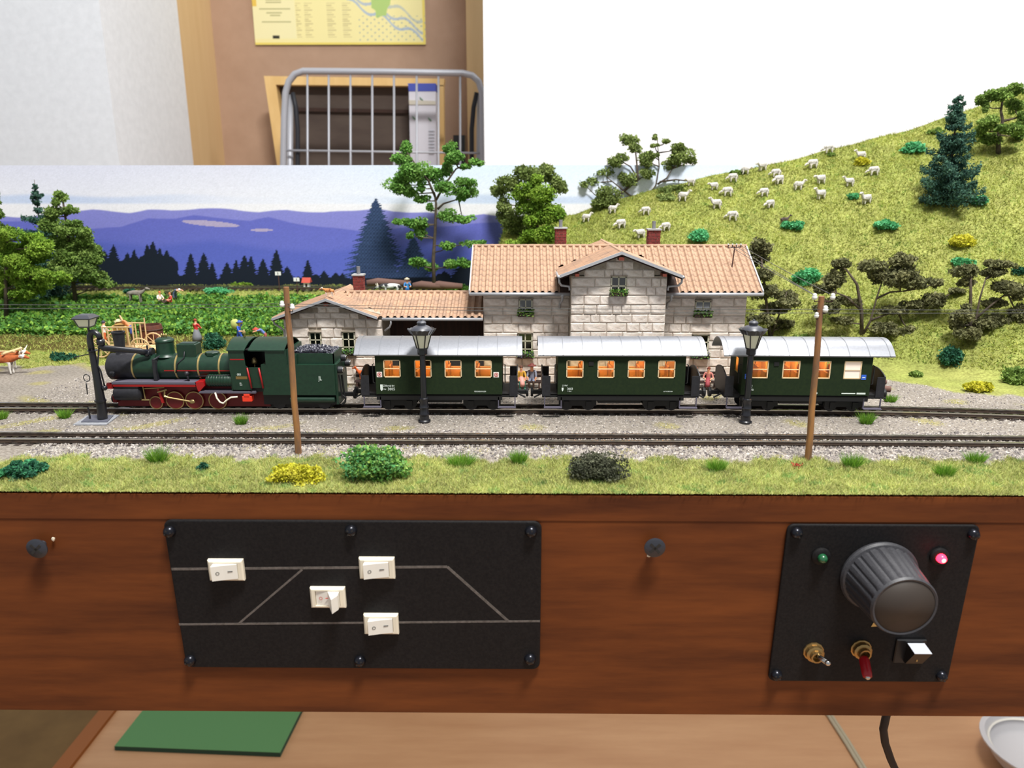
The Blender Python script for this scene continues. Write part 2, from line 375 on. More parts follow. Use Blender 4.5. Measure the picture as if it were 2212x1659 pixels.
for yy, ua, ub in ((0.88, 0.06, 0.19), (0.83, 0.06, 0.19), (0.70, 0.08, 0.17), (0.66, 0.08, 0.17), (0.56, 0.04, 0.22), (0.50, 0.08, 0.17), (0.46, 0.1, 0.16), (0.36, 0.05, 0.22), (0.80, 0.33, 0.54)):
    paint((np.abs(vb-yy) < 0.010) & (u > ua) & (u < ub), (178, 176, 130))
paint((u > 0.105) & (u < 0.145) & (vb > 0.10) & (vb < 0.15), (50, 50, 46))
paint((u < 0.025) & (vb > 0.60), (222, 190, 92)); paint((vb < 0.035) | (u > 0.985), (226, 208, 110))
paint((u > 0.6) & (vb < 0.45) & (vb > 0.06) & (np.sin(u*140)*np.sin(vb*60) > 0.8), (150, 165, 165))
paint((u > 0.1) & (vb > 0.92) & (np.sin(u*90+vb*9)*np.sin(vb*50) > 0.8), (150, 185, 150))
P = np.stack([a0.x+(a1.x-a0.x)*u, np.full_like(u, 177.5), a0.z+hgt*v], -1)
t = thing('map_poster', 'pale yellow printed map poster with a green area on the brown wall', 'map', (a0.x, 177.5, a0.z))
vcol_grid('printed_sheet', P, C, 'print', t, ORG[t.name])
m = MB(); m.box(a0.x, a1.x, 177.55, 177.9, a0.z, a0.z+hgt); m.build('backing_sheet', 'carton', t)
# wooden framed dark board leaning behind the rack
t = thing('framed_board', 'pine frame around a dark brown board behind the wire rack', 'frame', (W(760, 350, 168).x, 168, -30))
def fq(name, pts, y0, y1, mt, par):
    q = [W(x, y, y0) for x, y in pts]; m = MB(); m.prism([(p.x, p.z) for p in q], y0, y1); return m.build(name, mt, par)
fq('frame_rail', [(570, 164), (960, 170), (958, 186), (596, 183)], 166, 168.5, 'pine', t)
fq('frame_stile', [(570, 164), (596, 183), (660, 640), (640, 640)], 166, 168.5, 'pine', t)
fq('frame_stile', [(944, 184), (958, 184), (962, 640), (946, 640)], 166, 168.5, 'pine', t)
fq('board', [(590, 178), (950, 180), (952, 640), (640, 640)], 168.6, 170, 'dark_board', t)
fq('cross_bar', [(625, 232), (944, 238), (944, 246), (628, 240)], 167.8, 168.5, 'timber_dark', t)
t = thing('paper_carton', 'tall white carton with a blue top behind the rack wires', 'box', (W(913, 350, 162).x, 162, -20))
fq('carton_body', [(883, 196), (941, 196), (945, 640), (893, 640)], 160, 164, 'carton', t)
fq('blue_top', [(881, 180), (941, 180), (941, 197), (883, 197)], 159.9, 164, 'carton_blue', t)
fq('printed_band', [(883, 216), (941, 218), (941, 226), (884, 226)], 159.8, 160, 'carton_beige', t)
for (x, y) in ((910, 214), (894, 255), (928, 258)): fq('printed_leaf', [(x-4, y-5), (x+4, y+2), (x+3, y+4), (x-2, y)], 159.8, 160, 'carton_green', t)
for k in range(8): fq('printed_line', [(926, 282+k*7), (938, 282+k*7), (938, 284+k*7), (926, 284+k*7)], 159.8, 160, 'rack_metal', t)
t = thing('wire_rack', 'grey metal tube rack with thin vertical wires standing before the niche', 'rack', (W(830, 350, 150).x, 150, -30))
Q = lambda x, y, Y=150: W(x, y, Y)
pts = [Q(606, 640), Q(612, 355), Q(614, 250), Q(617, 200), Q(624, 176), Q(637, 160), Q(655, 153.5), Q(830, 155), Q(1000, 158), Q(1020, 163), Q(1034, 176), Q(1041, 200), Q(1043, 355), Q(1046, 640)]
m = MB(); m.tube(pts, 0.62, 12); m.build('tube_frame', 'rack_metal', t, True)
for x in (664, 710, 757, 804, 851, 900, 947, 994):
    m = MB(); m.rod(Q(x, 156), Q(x+1, 640), 0.22, n=6); m.build('wire', 'rack_metal', t, True)
m = MB(); m.rod(Q(620, 325), Q(1040, 331), 0.22, n=6); m.build('cross_wire', 'rack_metal', t, True)
for x in (627, 1036):
    m = MB(); m.rod(Q(x, 205, 152), Q(x-2, 640, 152), 0.6, n=10); m.build('inner_tube', 'rack_metal', t, True)
for s_, x in ((1, 634), (-1, 1028)):
    m = MB(); m.tube([Q(x-2*s_, 200, 151), Q(x+5*s_, 232, 151), Q(x+9*s_, 280, 151), Q(x+9*s_, 360, 151), Q(x+9*s_, 640, 151)], 0.45, 8); m.build('strap', 'strap_black', t, True)
t = thing('black_bracket', 'small black box between the pine frame and the right rack tube', 'box', (W(990, 350, 172).x, 172, -20))
fq('case', [(979, 292), (1004, 292), (1007, 640), (982, 640)], 170, 174, 'black_plastic', t)
# ================================================================ FLOOR ITEMS
TZ = FLZ
e0 = WZ(120, 1659, TZ); e1 = WZ(215, 1540, TZ); tx = (e0.x+e1.x)/2
m = MB(); m.box(tx, tx+2.6, -60, 260, FLZ, FLZ+.6); st(m.build('trim_3', 'table_edge'))
m = MB(); m.box(-220, tx, -60, 260, FLZ, FLZ+.3); st(m.build('floor_2', 'floor_brown'))
q = [WZ(247, 1612, TZ+.8), WZ(605, 1626, TZ+.8), WZ(648, 1540, TZ+.8), WZ(307, 1536, TZ+.8)]
c = q[0]; ln = Vector(((q[3]-q[0]).x, (q[3]-q[0]).y, 0)).normalized()*24; ln2 = Vector(((q[2]-q[1]).x, (q[2]-q[1]).y, 0)).normalized()*24
p4 = [q[0], q[1], q[1]+ln2, q[0]+ln]
t = thing('green_sheet', 'flat green rigid sheet lying on the light floor under the box', 'board', (c.x, c.y, TZ))
m = MB(); m.hexa([(p.x, p.y, TZ+.02) for p in p4]+[(p.x, p.y, TZ+.76) for p in p4]); m.build('sheet_edge', 'green_edge', t)
m = MB(); m.hexa([(p.x, p.y, TZ+.76) for p in p4]+[(p.x, p.y, TZ+.82) for p in p4]); m.build('sheet_face', 'green_board', t)
Z0 = TZ+.3; CY = 36
m = MB(); m.tube([W(1935, 1440, CY), W(1925, 1500, CY), W(1914, 1548, CY), W(1908, 1575, CY), W(1912, 1605, CY), W(1924, 1640, CY), W(1942, 1680, CY), (W(1960, 1700, CY).x+2, CY+2, -45), (W(1960, 1700, CY).x+3, CY+6, -65), (W(1960, 1700, CY).x+6, CY+16, Z0+.2), (W(1960, 1700, CY).x+20, CY+20, Z0)], 0.22, 10)
tag(m.build('power_cable', 'cable_black', None, True), 'thick black cable curving down from under the box', 'cable')
m = MB(); pc = [WZ(1780, 1520, Z0), WZ(1803, 1556, Z0), WZ(1835, 1605, Z0), WZ(1868, 1659, Z0), WZ(1905, 1730, Z0)]
m.tube(pc, 0.3, 8); m.tube([p+Vector((-.55, 0, 0)) for p in pc], 0.3, 8)
tag(m.build('twin_cable', 'cable_grey', None, True), 'thin pale twin-core cable lying straight across the floor', 'cable')
c = WZ(2245, 1662, TZ)
t = thing('plastic_bowl', 'translucent grey-white round bowl on the floor at the lower right corner', 'bowl', (c.x, c.y, TZ))
K = 2.0
m = MB(); m.lathe((c.x, c.y, TZ), [(a_*K, b_*K) for a_, b_ in [(2.6, .01), (3.3, .8), (3.9, 1.9), (4.15, 2.0), (4.15, 2.12), (3.8, 2.1), (3.2, .9), (2.9, .75), (0.01, .7)]], 40); m.build('bowl_body', 'bowl_plastic', t, True, angle=50)
m = MB(); m.lathe((c.x, c.y, TZ), [(3.55*K, 1.62*K), (3.5*K, 1.75*K), (3.4*K, 1.62*K)], 40, cap=False); m.build('inner_ring', 'white_plastic', t, True)
# ================================================================ DISPLAY BOX (fascia etc.)
FT = math.radians(3.2); FY = 28.9; FH = 11.3; XR = 62
def F(px, py):      # pixel -> local (x, z) on the tilted fascia plane
    d = ray(px, py); n = Vector((0, -math.cos(FT), -math.sin(FT))); p0 = Vector((0, FY, 0)); c = Vector((0, 0, CAMH))
    t = (p0-c).dot(n)/d.dot(n); p = c+d*t; q = p-p0
    return q.x, -(q.y*math.sin(FT)-q.z*math.cos(FT))
def fthing(name, label, cat, group=None): return thing(name, label, cat, (0, FY, 0), group, (FT, 0, 0), True)
t = thing('display_box', 'long dark brown stained wooden box carrying the miniature landscape', 'display box', (0, FY, -FH), None)
ORG[t.name] = (0, FY, -FH)
def frot(pts):   # local fascia -> world
    out = []
    for x, y, z in pts:
        out.append((x, FY+y*math.cos(FT)-z*math.sin(FT), y*math.sin(FT)+z*math.cos(FT)))
    return out
def fbox(x0, x1, y0, y1, z0, z1):
    m = MB(); b = MB(); b.box(x0, x1, y0, y1, z0, z1); m.add(frot(b.v), b.f); return m
fbox(-XR, XR, 0.0, 1.2, -1.28, -0.12).build('top_plank', 'fascia_wood', t)
fbox(-XR, XR, 0.03, 1.2, -FH, -1.30).build('front_plank', 'fascia_wood', t)
m = MB(); m.box(-XR, -XR+1.2, FY+1.3, YB+1, -FH, -0.3); m.build('side_plank', 'fascia_wood', t)
m = MB(); m.box(XR-1.2, XR, FY+1.3, YB+1, -FH, -0.3); m.build('side_plank', 'fascia_wood', t)
m = MB(); m.box(-XR, XR, YB+0.8, YB+1.6, -FH, 8); m.build('rear_plank', 'fascia_wood', t)
for x in (-XR, XR-3.5):
    for y in (FY+3, 47): m = MB(); m.box(x, x+3.5, y, y+3.5, FLZ, -2); m.build('leg', 'fascia_wood', t)
def cross(m, x, z, y, r, a=0.4):
    for k in (0, 1):
        t_ = a+k*math.pi/2; c, s = math.cos(t_), math.sin(t_); u = .85*r; v = .16*r
        m.hexa([(x+c*u*i-s*v*j, y-dy, z+s*u*i+c*v*j) for dy in (0, .015) for i, j in ((-1, -1), (1, -1), (1, 1), (-1, 1))])
def screw_parts(par, x, z, y, r, mt, nm='screw', a=0.4, own=None):
    m = MB(); m.lathe((x, y, z), [(r, 0), (r*.97, -.06), (r*.75, -.14-r*.15), (r*.35, -.18-r*.22), (0.001, -.19-r*.24)], 20, 'y')
    o = m.build(nm, mt, par, True, angle=60)
    c = MB(); cross(c, x, z, y-.17-r*.2, r*.72, a); c.build('cross_slot', 'ink', o)
    return o
for (px, py, lab, bl) in ((92, 1175, 'large dark countersunk screw left of the switch panel', (116, 1163)), (1411, 1173, 'large dark screw in the board between the two control panels', (1402, 1198))):
    x, z = F(px, py); t = fthing('wood_screw', lab, 'screw')
    m = MB(); m.rod((x, 0.5, z), (x, -.35, z), .16, n=10); m.build('shank', 'screw_grey', t, True)
    m = MB(); m.lathe((x, -.35, z), [(.2, .12), (.44, -.0), (.45, -.06), (.38, -.1), (0.001, -.12)], 24, 'y'); h = m.build('screw_head', 'screw_grey', t, True, angle=50)
    c = MB(); cross(c, x, z, -.46, .34, .75); c.build('cross_slot', 'ink', h)
    bx, bz = F(*bl); m = MB(); m.ico((bx, -.05, bz), (.1, .05, .12), .4, 1); tag(m.build('wood_splinter', 'cream_plastic', t), 'pale splinter')
def plate(px4, par, name, th=.16, rad=.35):
    q = [F(*p) for p in px4]; x0 = (q[0][0]+q[3][0])/2; x1 = (q[1][0]+q[2][0])/2; z1 = (q[0][1]+q[1][1])/2; z0 = (q[2][1]+q[3][1])/2
    print('PLATE', name, [tuple(round(c, 2) for c in p) for p in q])
    pl = []
    for cx, cz, a in ((x1-rad, z1-rad, 0), (x0+rad, z1-rad, 90), (x0+rad, z0+rad, 180), (x1-rad, z0+rad, 270)):
        for k in range(7): t_ = math.radians(a+15*k); pl.append((cx+rad*math.cos(t_), cz+rad*math.sin(t_)))
    m = MB(); m.prism(pl, -th, 0.02)
    b = MB(); n = len(pl)
    o = m.build(name, 'plate_black', par)
    bv = o.modifiers.new('b', 'BEVEL'); bv.width = .06*U; bv.segments = 2; bv.limit_method = 'ANGLE'; bv.angle_limit = 1.0
    return x0, x1, z0, z1
t = fthing('switch_panel', 'wide black track switch panel with four cream rocker switches', 'control panel')
px0, px1, pz0, pz1 = plate([(357, 1123), (1168, 1121), (1168, 1438), (404, 1441)], t, 'panel_plate')
for k, (x, y) in enumerate([(370, 1144), (760, 1142), (1147, 1144), (414, 1421), (779, 1422), (1145, 1418)]):
    X, Z = F(x, y); screw_parts(t, X, Z, -.16, .27, 'screw_black', a=.3+k*.5)
def pline(par, pts, wd=.1):
    m = MB()
    for a, b in zip(pts[:-1], pts[1:]):
        a = Vector(F(*a)); b = Vector(F(*b)); d = (b-a).normalized(); n = Vector((-d.y, d.x))*wd/2
        m.add([(a.x+n.x, -.168, a.y+n.y), (b.x+n.x, -.168, b.y+n.y), (b.x-n.x, -.168, b.y-n.y), (a.x-n.x, -.168, a.y-n.y),
               (a.x+n.x, -.15, a.y+n.y), (b.x+n.x, -.15, b.y+n.y), (b.x-n.x, -.15, b.y-n.y), (a.x-n.x, -.15, a.y-n.y)], [(0, 1, 2, 3), (4, 5, 6, 7), (0, 1, 5, 4), (1, 2, 6, 5), (2, 3, 7, 6), (3, 0, 4, 7)])
    m.build('track_line', 'line_grey', par)
pline(t, [(374, 1225), (967, 1220), (1098, 1337)], .12); pline(t, [(390, 1344), (1166, 1337)], .10); pline(t, [(655, 1226), (519, 1342)], .09)
for (cx, cy, red, dx) in ((494, 1224, 0, 0), (817, 1220, 0, 0), (826, 1340, 0, 0), (712, 1283, 1, 0)):
    X, Z = F(cx, cy); hx, hz = .76, .50
    m = MB(); y0, y1 = -.16, -.36
    def ring(a, b, y): return [(X-a, y, Z-b), (X+a, y, Z-b), (X+a, y, Z+b), (X-a, y, Z+b)]
    vs = ring(hx, hz, y0)+ring(hx, hz, y1+.06)+ring(hx-.07, hz-.07, y1)+ring(hx-.22, hz-.13, y1)+ring(hx-.22, hz-.13, y0-.04)
    fs = [(i*4+k, i*4+(k+1) % 4, i*4+4+(k+1) % 4, i*4+4+k) for i in range(4) for k in range(4)]+[(16, 17, 18, 19)]
    m.add(vs, fs); bz = m.build('rocker_switch', 'cream_plastic', t)
    m = MB(); a, b = hx-.24, hz-.15
    if not red: dl, dr = -.40, -.46; pr = [(X-a, -.44), (X-a*.1, -.40), (X+a, -.52)]; pr = [(X-a, -.62), (X-.02, -.50), (X+a, -.40)]
    else: pr = [(X-a, -.36), (X+a*.45, -.52), (X+a*.55, -.95), (X+a, -.78)]; pr = [(X-a, -.30), (X+a*.05, -.36), (X+a*.62, -.98), (X+a, -.66)]
    n = len(pr); vs = [(x, y, Z-b) for x, y in pr]+[(x, y, Z+b) for x, y in pr]+[(X-a, -.2, Z-b), (X+a, -.2, Z-b), (X-a, -.2, Z+b), (X+a, -.2, Z+b)]
    fs = [(i, i+1, n+i+1, n+i) for i in range(n-1)]+[tuple([2*n]+list(range(n))+[2*n+1]), tuple([2*n+2]+list(range(n, 2*n))+[2*n+3]), (2*n, 0, n, 2*n+2), (n-1, 2*n+1, 2*n+3, 2*n-1), (2*n, 2*n+1, 2*n+3, 2*n+2)]
    m.add(vs, fs); rk = m.build('rocker', 'white_plastic', bz)
    ik = 'ink_red' if red else 'ink'
    # marks: a ring and a bar
    m = MB(); mx, my = (X-.27, -.615+.055) if not red else (X-.30, -.345)
    sl = .45 if not red else -.15
    R0 = .075; n = 18; vs = []
    for k in range(n):
        c_, s_ = math.cos(k*2*math.pi/n), math.sin(k*2*math.pi/n)
        for r in (R0, R0-.022):
            vs.append((mx+r*c_, my+(r*c_)*sl*.6-.012, Z+r*s_*1.05))
    m.add(vs, [(2*k, 2*((k+1) % n), 2*((k+1) % n)+1, 2*k+1) for k in range(n)]); m.build('circle_mark', ik, bz)
    m = MB(); bx = X+.24 if not red else X+.02
    by = -.47 if not red else -.40
    m.hexa([(bx-.10, by-.01-.012, Z+.03), (bx+.10, by+.02, Z+.03), (bx+.10, by+.03, Z+.03), (bx-.10, by, Z+.03), (bx-.10, by-.01-.012, Z+.055), (bx+.10, by+.02, Z+.055), (bx+.10, by+.03, Z+.055), (bx-.10, by, Z+.055)]); m.build('bar_mark', ik, bz)
# -------- right control panel
t = fthing('throttle_panel', 'square black control panel with large ridged knob and red light', 'control panel')
plate([(1703, 1128), (2113, 1134), (2045, 1470), (1655, 1467)], t, 'panel_plate', .14, .3)
for k, (x, y) in enumerate([(1718, 1147), (2098, 1150), (1675, 1453), (2030, 1455)]):
    X, Z = F(x, y); screw_parts(t, X, Z, -.14, .26, 'screw_black', a=.5+k)
for (x, y, lit) in ((1770, 1203, 0), (2024, 1203, 1)):
    X, Z = F(x, y-6)
    m = MB(); m.lathe((X, -.14, Z), [(.40, 0), (.40, -.08), (.34, -.14), (.2, -.16), (.2, -.05)], 28, 'y'); bz = m.build('lamp_bezel', 'plate_black', t, True, angle=40)
    m = MB(); m.lathe((X, -.2, Z), [(.2, 0), (.2, -.18), (.17, -.28), (.1, -.34), (0.001, -.36)], 20, 'y'); m.build('lamp_lens', 'led_red' if lit else 'led_green', bz, True)
    if lit: m = MB(); m.lathe((X, -.5, Z), [(.10, 0), (.09, -.05), (.001, -.075)], 16, 'y'); m.build('bright_core', 'led_core', bz, True)
X, Z = F(1893, 1238)
m = MB(); n = 96; prof = [(1.62, -.16, 0), (1.66, -.3, 0), (1.60, -.42, 0), (1.52, -.45, .06), (1.34, -2.25, .06), (1.34, -2.42, 0), (1.28, -2.52, 0), (1.20, -2.50, 0)]
vs = []
for r, y, am in prof:
    for i in range(n):
        a = 2*math.pi*i/n; rr = r-am*(1 if (i % 4) == 0 else 0); vs.append((X+rr*math.cos(a), y, Z+rr*math.sin(a)))
m.add(vs, [(k*n+i, k*n+(i+1) % n, k*n+n+(i+1) % n, k*n+n+i) for k in range(len(prof)-1) for i in range(n)]); kn = m.build('knob', 'knob_black', t, True, angle=30)
m = MB(); m.lathe((X, -2.49, Z), [(1.2, 0.02), (1.2, 0), (0.001, 0)], 64, 'y'); m.build('knob_cap', 'knob_cap', kn, True)
def toggle(x, y, x2, y2, sleeve):
    X, Z = F(x, y); nut = MB(); nut.lathe((X, -.14, Z), [(.46, 0), (.46, -.06), (.40, -.08), (.40, -.28), (.34, -.32), (.28, -.33), (.27, -.5), (.2, -.5), (.18, -.3)], 12, 'y', ph=.3)
    nn = nut.build('toggle_switch', 'brass_nut', t, True, angle=25)
    d = ray(x2, y2); ye = -1.35    # lever tip pixel at depth ye in front of the fascia
    P_ = Vector((0, 0, CAMH)); nrm = Vector((0, -math.cos(FT), -math.sin(FT))); p0 = Vector((0, FY, 0))+nrm*(-ye)
    tt = (p0-P_).dot(nrm)/d.dot(nrm); p = P_+d*tt; q = p-Vector((0, FY, 0)); lx = q.x; lz = -(q.y*math.sin(FT)-q.z*math.cos(FT))
    m = MB(); m.tube([(X, -.35, Z), (X+(lx-X)*.3, -.62, Z+(lz-Z)*.3), (lx, ye, lz)], [.11, .1, .12], 12); m.ico((lx, ye, lz), .13, 0, 2); m.build('lever', 'chrome', nn, True)
    if sleeve:
        a = Vector((X+(lx-X)*.25, -.58, Z+(lz-Z)*.25)); b = Vector((lx, ye, lz)); m = MB(); m.tube([a, a+(b-a)*.15, a+(b-a)*.8, b, b+(b-a)*.08], [.17, .22, .21, .19, .08], 16); tag(m.build('lever_sleeve', 'red_rubber', nn, True), 'glossy red sleeve')
toggle(1754, 1402, 1788, 1432, False); toggle(1856, 1396, 1874, 1462, True)
X, Z = F(1958, 1400)
m = MB(); m.bbox(X-.62, X+.72, -.26, -.12, Z-.62, Z+.62, .04); fr = m.build('rocker_frame', 'black_plastic', t)
X += .12
m = MB(); m.add([(X-.3, -.15, Z-.5), (X+.45, -.15, Z-.5), (X+.45, -.15, Z+.45), (X-.3, -.15, Z+.45), (X-.3, -.42, Z-.5), (X+.45, -.42, Z-.5), (X+.45, -.95, Z+.4), (X-.3, -.95, Z+.4)], [(3, 2, 1, 0), (4, 5, 6, 7), (0, 1, 5, 4), (1, 2, 6, 5), (2, 3, 7, 6), (3, 0, 4, 7)]); m.build('black_rocker', 'black_plastic', fr)
m = MB(); m.add([(X-.3, -.3, Z+.46), (X+.45, -.3, Z+.46), (X+.45, -.95, Z+.41), (X-.3, -.95, Z+.41), (X-.3, -.3, Z+.49), (X+.45, -.3, Z+.49), (X+.45, -.97, Z+.44), (X-.3, -.97, Z+.44)], [(0, 1, 2, 3), (4, 5, 6, 7), (0, 1, 5, 4), (1, 2, 6, 5), (2, 3, 7, 6), (3, 0, 4, 7)]); m.build('rocker_top', 'grey_face', fr)
m = MB(); m.box(X+.03, X+.08, -.64, -.60, Z-.22, Z+.02); m.build('bar_mark', 'brass', fr)
for (x, y, mt) in ((1885, 1345, 'brass'), (1985, 1334, 'cream_plastic')):
    X, Z = F(x, y); m = MB(); m.prism([(X-.12, Z-.1), (X+.14, Z-.08), (X+.05, Z+.1), (X-.05, Z+.1)], -.16, -.13); m.build('dial_mark', mt, t)
# ================================================================ TERRAIN
def gravelmask(x, y):
    """1 where gravel, 0 where grass"""
    rear = np.interp(x, [-62, -40, -26, -18, -12, 14, 20, 24, 30, 62], [50.5, 51.5, 53, 52.5, 50.5, 50.5, 49.6, 48.6, 44.2, 42])
    rear = rear+0.5*np.sin(x*1.3)+0.3*np.sin(x*3.1+1)
    fr = 33.0+0.25*np.sin(x*1.1)+0.25*np.sin(x*2.7+2)+0.2*np.sin(x*6.3)
    return sst(-0.3, 0.3, rear-y)*sst(-0.25, 0.25, y-fr)
def nz(x, y, f, s=0): return np.sin(x*f+s+1.7*np.sin(y*f*0.7+s))*np.sin(y*f*1.3+s*2+1.3*np.sin(x*f*0.9))
def ground_col(x, y):
    g = gravelmask(x, y)[..., None]; n1 = (nz(x, y, .55)*.5+.5)[..., None]; n2 = (nz(x, y, 1.7, 2)*.5+.5)[..., None]
    grass = s2l((184, 188, 108))*n1+s2l((168, 178, 96))*(1-n1); grass = grass*(0.85+0.3*n2)
    grav = s2l((176, 168, 158))*n1+s2l((160, 153, 144))*(1-n1)
    moss = (sst(0.55, 0.9, nz(x, y, .9, 5))*.55)[..., None]; grav = grav*(1-moss)+s2l((186, 178, 96))*moss
    trk = (np.clip(1-np.abs(y-40.9)/1.6, 0, 1)*.55+np.clip(1-np.abs(y-35.5)/1.4, 0, 1)*.35)[..., None]; grav = grav*(1-trk*.55)
    c = grav*g+grass*(1-g)
    dirt = (sst(56.0, 57.0, y)*(1-sst(59.6, 60.2, y))*(1-sst(-9, -6, x)))[..., None]; c = c*(1-dirt)+s2l((104, 92, 52))*dirt
    back = (sst(72.2, 73, y)*(1-sst(_cx[0]-3, _cx[0]-1, x)))[..., None]; c = c*(1-back*.6)+s2l((120, 112, 100))*back*.6
    return np.clip(c*.82, 0, 1)
xs = np.arange(-61.9, 62, 0.3); ys = np.concatenate([np.arange(FY+.02, 44, .3), np.arange(44.2, YB+.25, .25)])
X_, Y_ = np.meshgrid(xs, ys); Z_ = H(X_, Y_); P = np.stack([X_, Y_, Z_], -1); C = ground_col(X_, Y_)
# skirt down at the back
P = np.concatenate([P, np.stack([X_[-1:], np.full_like(X_[-1:], YB+.25), np.full_like(X_[-1:], -1.0)], -1)], 0); C = np.concatenate([C, C[-1:]], 0)
o = vcol_grid('ground', P, C, 'terrain', None, (0, 40, 0)); o['kind'] = 'structure'
# backdrop
def bd_color(px, py):
    def pr(xx, yy): return np.interp(px, xx, yy)
    gn = 1+rng.normal(0, .035, px.shape+(1,)); c = np.ones(px.shape+(3,)); t = np.clip((py-357)/85, 0, 1)[..., None]
    left = s2l((216, 217, 233))*(1-t)+s2l((232, 232, 242))*t; right = s2l((216, 230, 250))*(1-t)+s2l((236, 240, 250))*t
    k = np.clip((px-500)/500, 0, 1)[..., None]; c = left*(1-k)+right*k
    blue = (sst(418, 428, py+3*np.sin(px*.02))*(1-sst(436, 444, py))*(.35+.3*np.sin(px*.006+1)))[..., None]; c = c*(1-blue)+s2l((176, 196, 232))*blue
    wh = (sst(438, 444, py)*.85)[..., None]; c = c*(1-wh)+s2l((236, 234, 240))*wh
    fl = np.clip((px-1100)/300, 0, 1)
    far = pr([-200, 0, 60, 120, 165, 200, 240, 280, 320, 370, 430, 500, 560, 620, 700, 760, 810, 850, 880, 920, 960, 1010, 1045, 1080, 1300], [474, 466, 470, 462, 455, 453, 457, 459, 453, 455, 450, 452, 458, 454, 459, 455, 450, 458, 459, 457, 464, 466, 461, 468, 470])+1.2*np.sin(px*.05)
    mid = pr([-200, 60, 120, 190, 260, 320, 380, 420, 480, 540, 580, 640, 700, 800, 900, 1000, 1080, 1300], [470, 478, 476, 494, 492, 470, 473, 466, 470, 478, 470, 482, 492, 500, 490, 486, 480, 478])+1.5*np.sin(px*.04+1)
    near = pr([-200, 200, 330, 460, 600, 700, 800, 900, 1000, 1100], [520, 520, 532, 520, 540, 545, 530, 528, 540, 545])
    def blend(c, ed, col, w=1.5):
        m = sst(-w, w, py-ed)[..., None]; return c*(1-m)+col*m
    d = np.clip((py-450)/160, 0, 1)[..., None]
    c = blend(c, far, s2l((134, 135, 206))*(1-d)+s2l((122, 126, 208))*d)
    c = blend(c, mid, s2l((102, 106, 190))*(1-d)+s2l((104, 116, 204))*d)
    c = blend(c, near, s2l((88, 98, 184))*(1-d)+s2l((92, 106, 196))*d, 10)
    cl = (((px-455)/62)**2+((py-483-.08*(px-455))/6)**2 < 1) | (((px-565)/25)**2+((py-497)/3)**2 < 1); c[cl] = s2l((176, 164, 196))
    # silhouettes of printed conifers
    tree = np.zeros(px.shape, bool); rr = random.Random(3)
    L1 = [(225, 540, 34), (245, 528, 30), (275, 545, 26), (290, 538, 24), (318, 528, 26), (330, 520, 30), (345, 535, 24), (360, 540, 34), (412, 546, 22), (440, 545, 24), (458, 566, 18), (490, 566, 24), (510, 560, 18), (528, 550, 24), (542, 552, 20), (568, 558, 24), (597, 538, 24), (620, 575, 24), (665, 560, 20), (700, 585, 30), (740, 590, 30), (190, 500, 60), (1010, 560, 60), (1060, 556, 60), (812, 428, 66), (893, 510, 44), (960, 585, 40), (770, 588, 34), (850, 575, 36)]
    for (cx, ty, hw) in L1:
        f = np.clip((py-ty)/(640-ty), 0, 1); ztooth = .70+.30*((py*0.55+(3 if cx % 2 else 0)) % 7)/7+.12*np.sin(py*1.3+px*.4)
        tree |= (np.abs(px-cx) < hw*(f**.8)*1.35*ztooth) & (py > ty)
    tree |= (py > 596+4*np.sin(px*.11)+3*np.sin(px*.31)) & (px < 1100)
    tree |= (py > 560+6*np.sin(px*.2)) & (px < 385) & (px > 150)
    c[tree] = s2l((26, 34, 46)); big = tree & (((px > 745) & (px < 940) & (py < 600))); c[big] = s2l((52, 70, 104))*(.7+.5*(np.sin(px[big]*.9)*np.sin(py[big]*.8) > 0))[..., None]
    return np.clip(c*gn, 0, 1)
bx = np.arange(-61.9, 62, .11); bz = np.arange(-0.5, 14.95, .075); BX, BZ = np.meshgrid(bx, bz); BY = np.full_like(BX, YB+.3)
# board coordinates -> the pixel frame the print was measured in
Rt = np.array(_R.transposed()); q = np.stack([BX, BY, BZ-CAMH], -1) @ Rt.T
bpx = 1106+FPX*q[..., 0]/-q[..., 2]; bpy_ = 829.5-FPX*q[..., 1]/-q[..., 2]
ztop = W(500, 357, YB+.3).z; BZ = BZ*(ztop/BZ.max())
q = np.stack([BX, BY, BZ-CAMH], -1) @ Rt.T; bpx = 1106+FPX*q[..., 0]/-q[..., 2]; bpy_ = 829.5-FPX*q[..., 1]/-q[..., 2]
t = thing('backdrop_panel', 'upright printed backdrop with blue mountains, dark conifers and pale sky', 'backdrop', (0, YB+.3, 0))
vcol_grid('printed_picture', np.stack([BX, BY, BZ], -1), bd_color(bpx, bpy_), 'print', t, ORG[t.name])
m = MB(); m.box(-61.9, 62, YB+.33, YB+.7, -1, ztop); m.build('backing_board', 'carton', t)
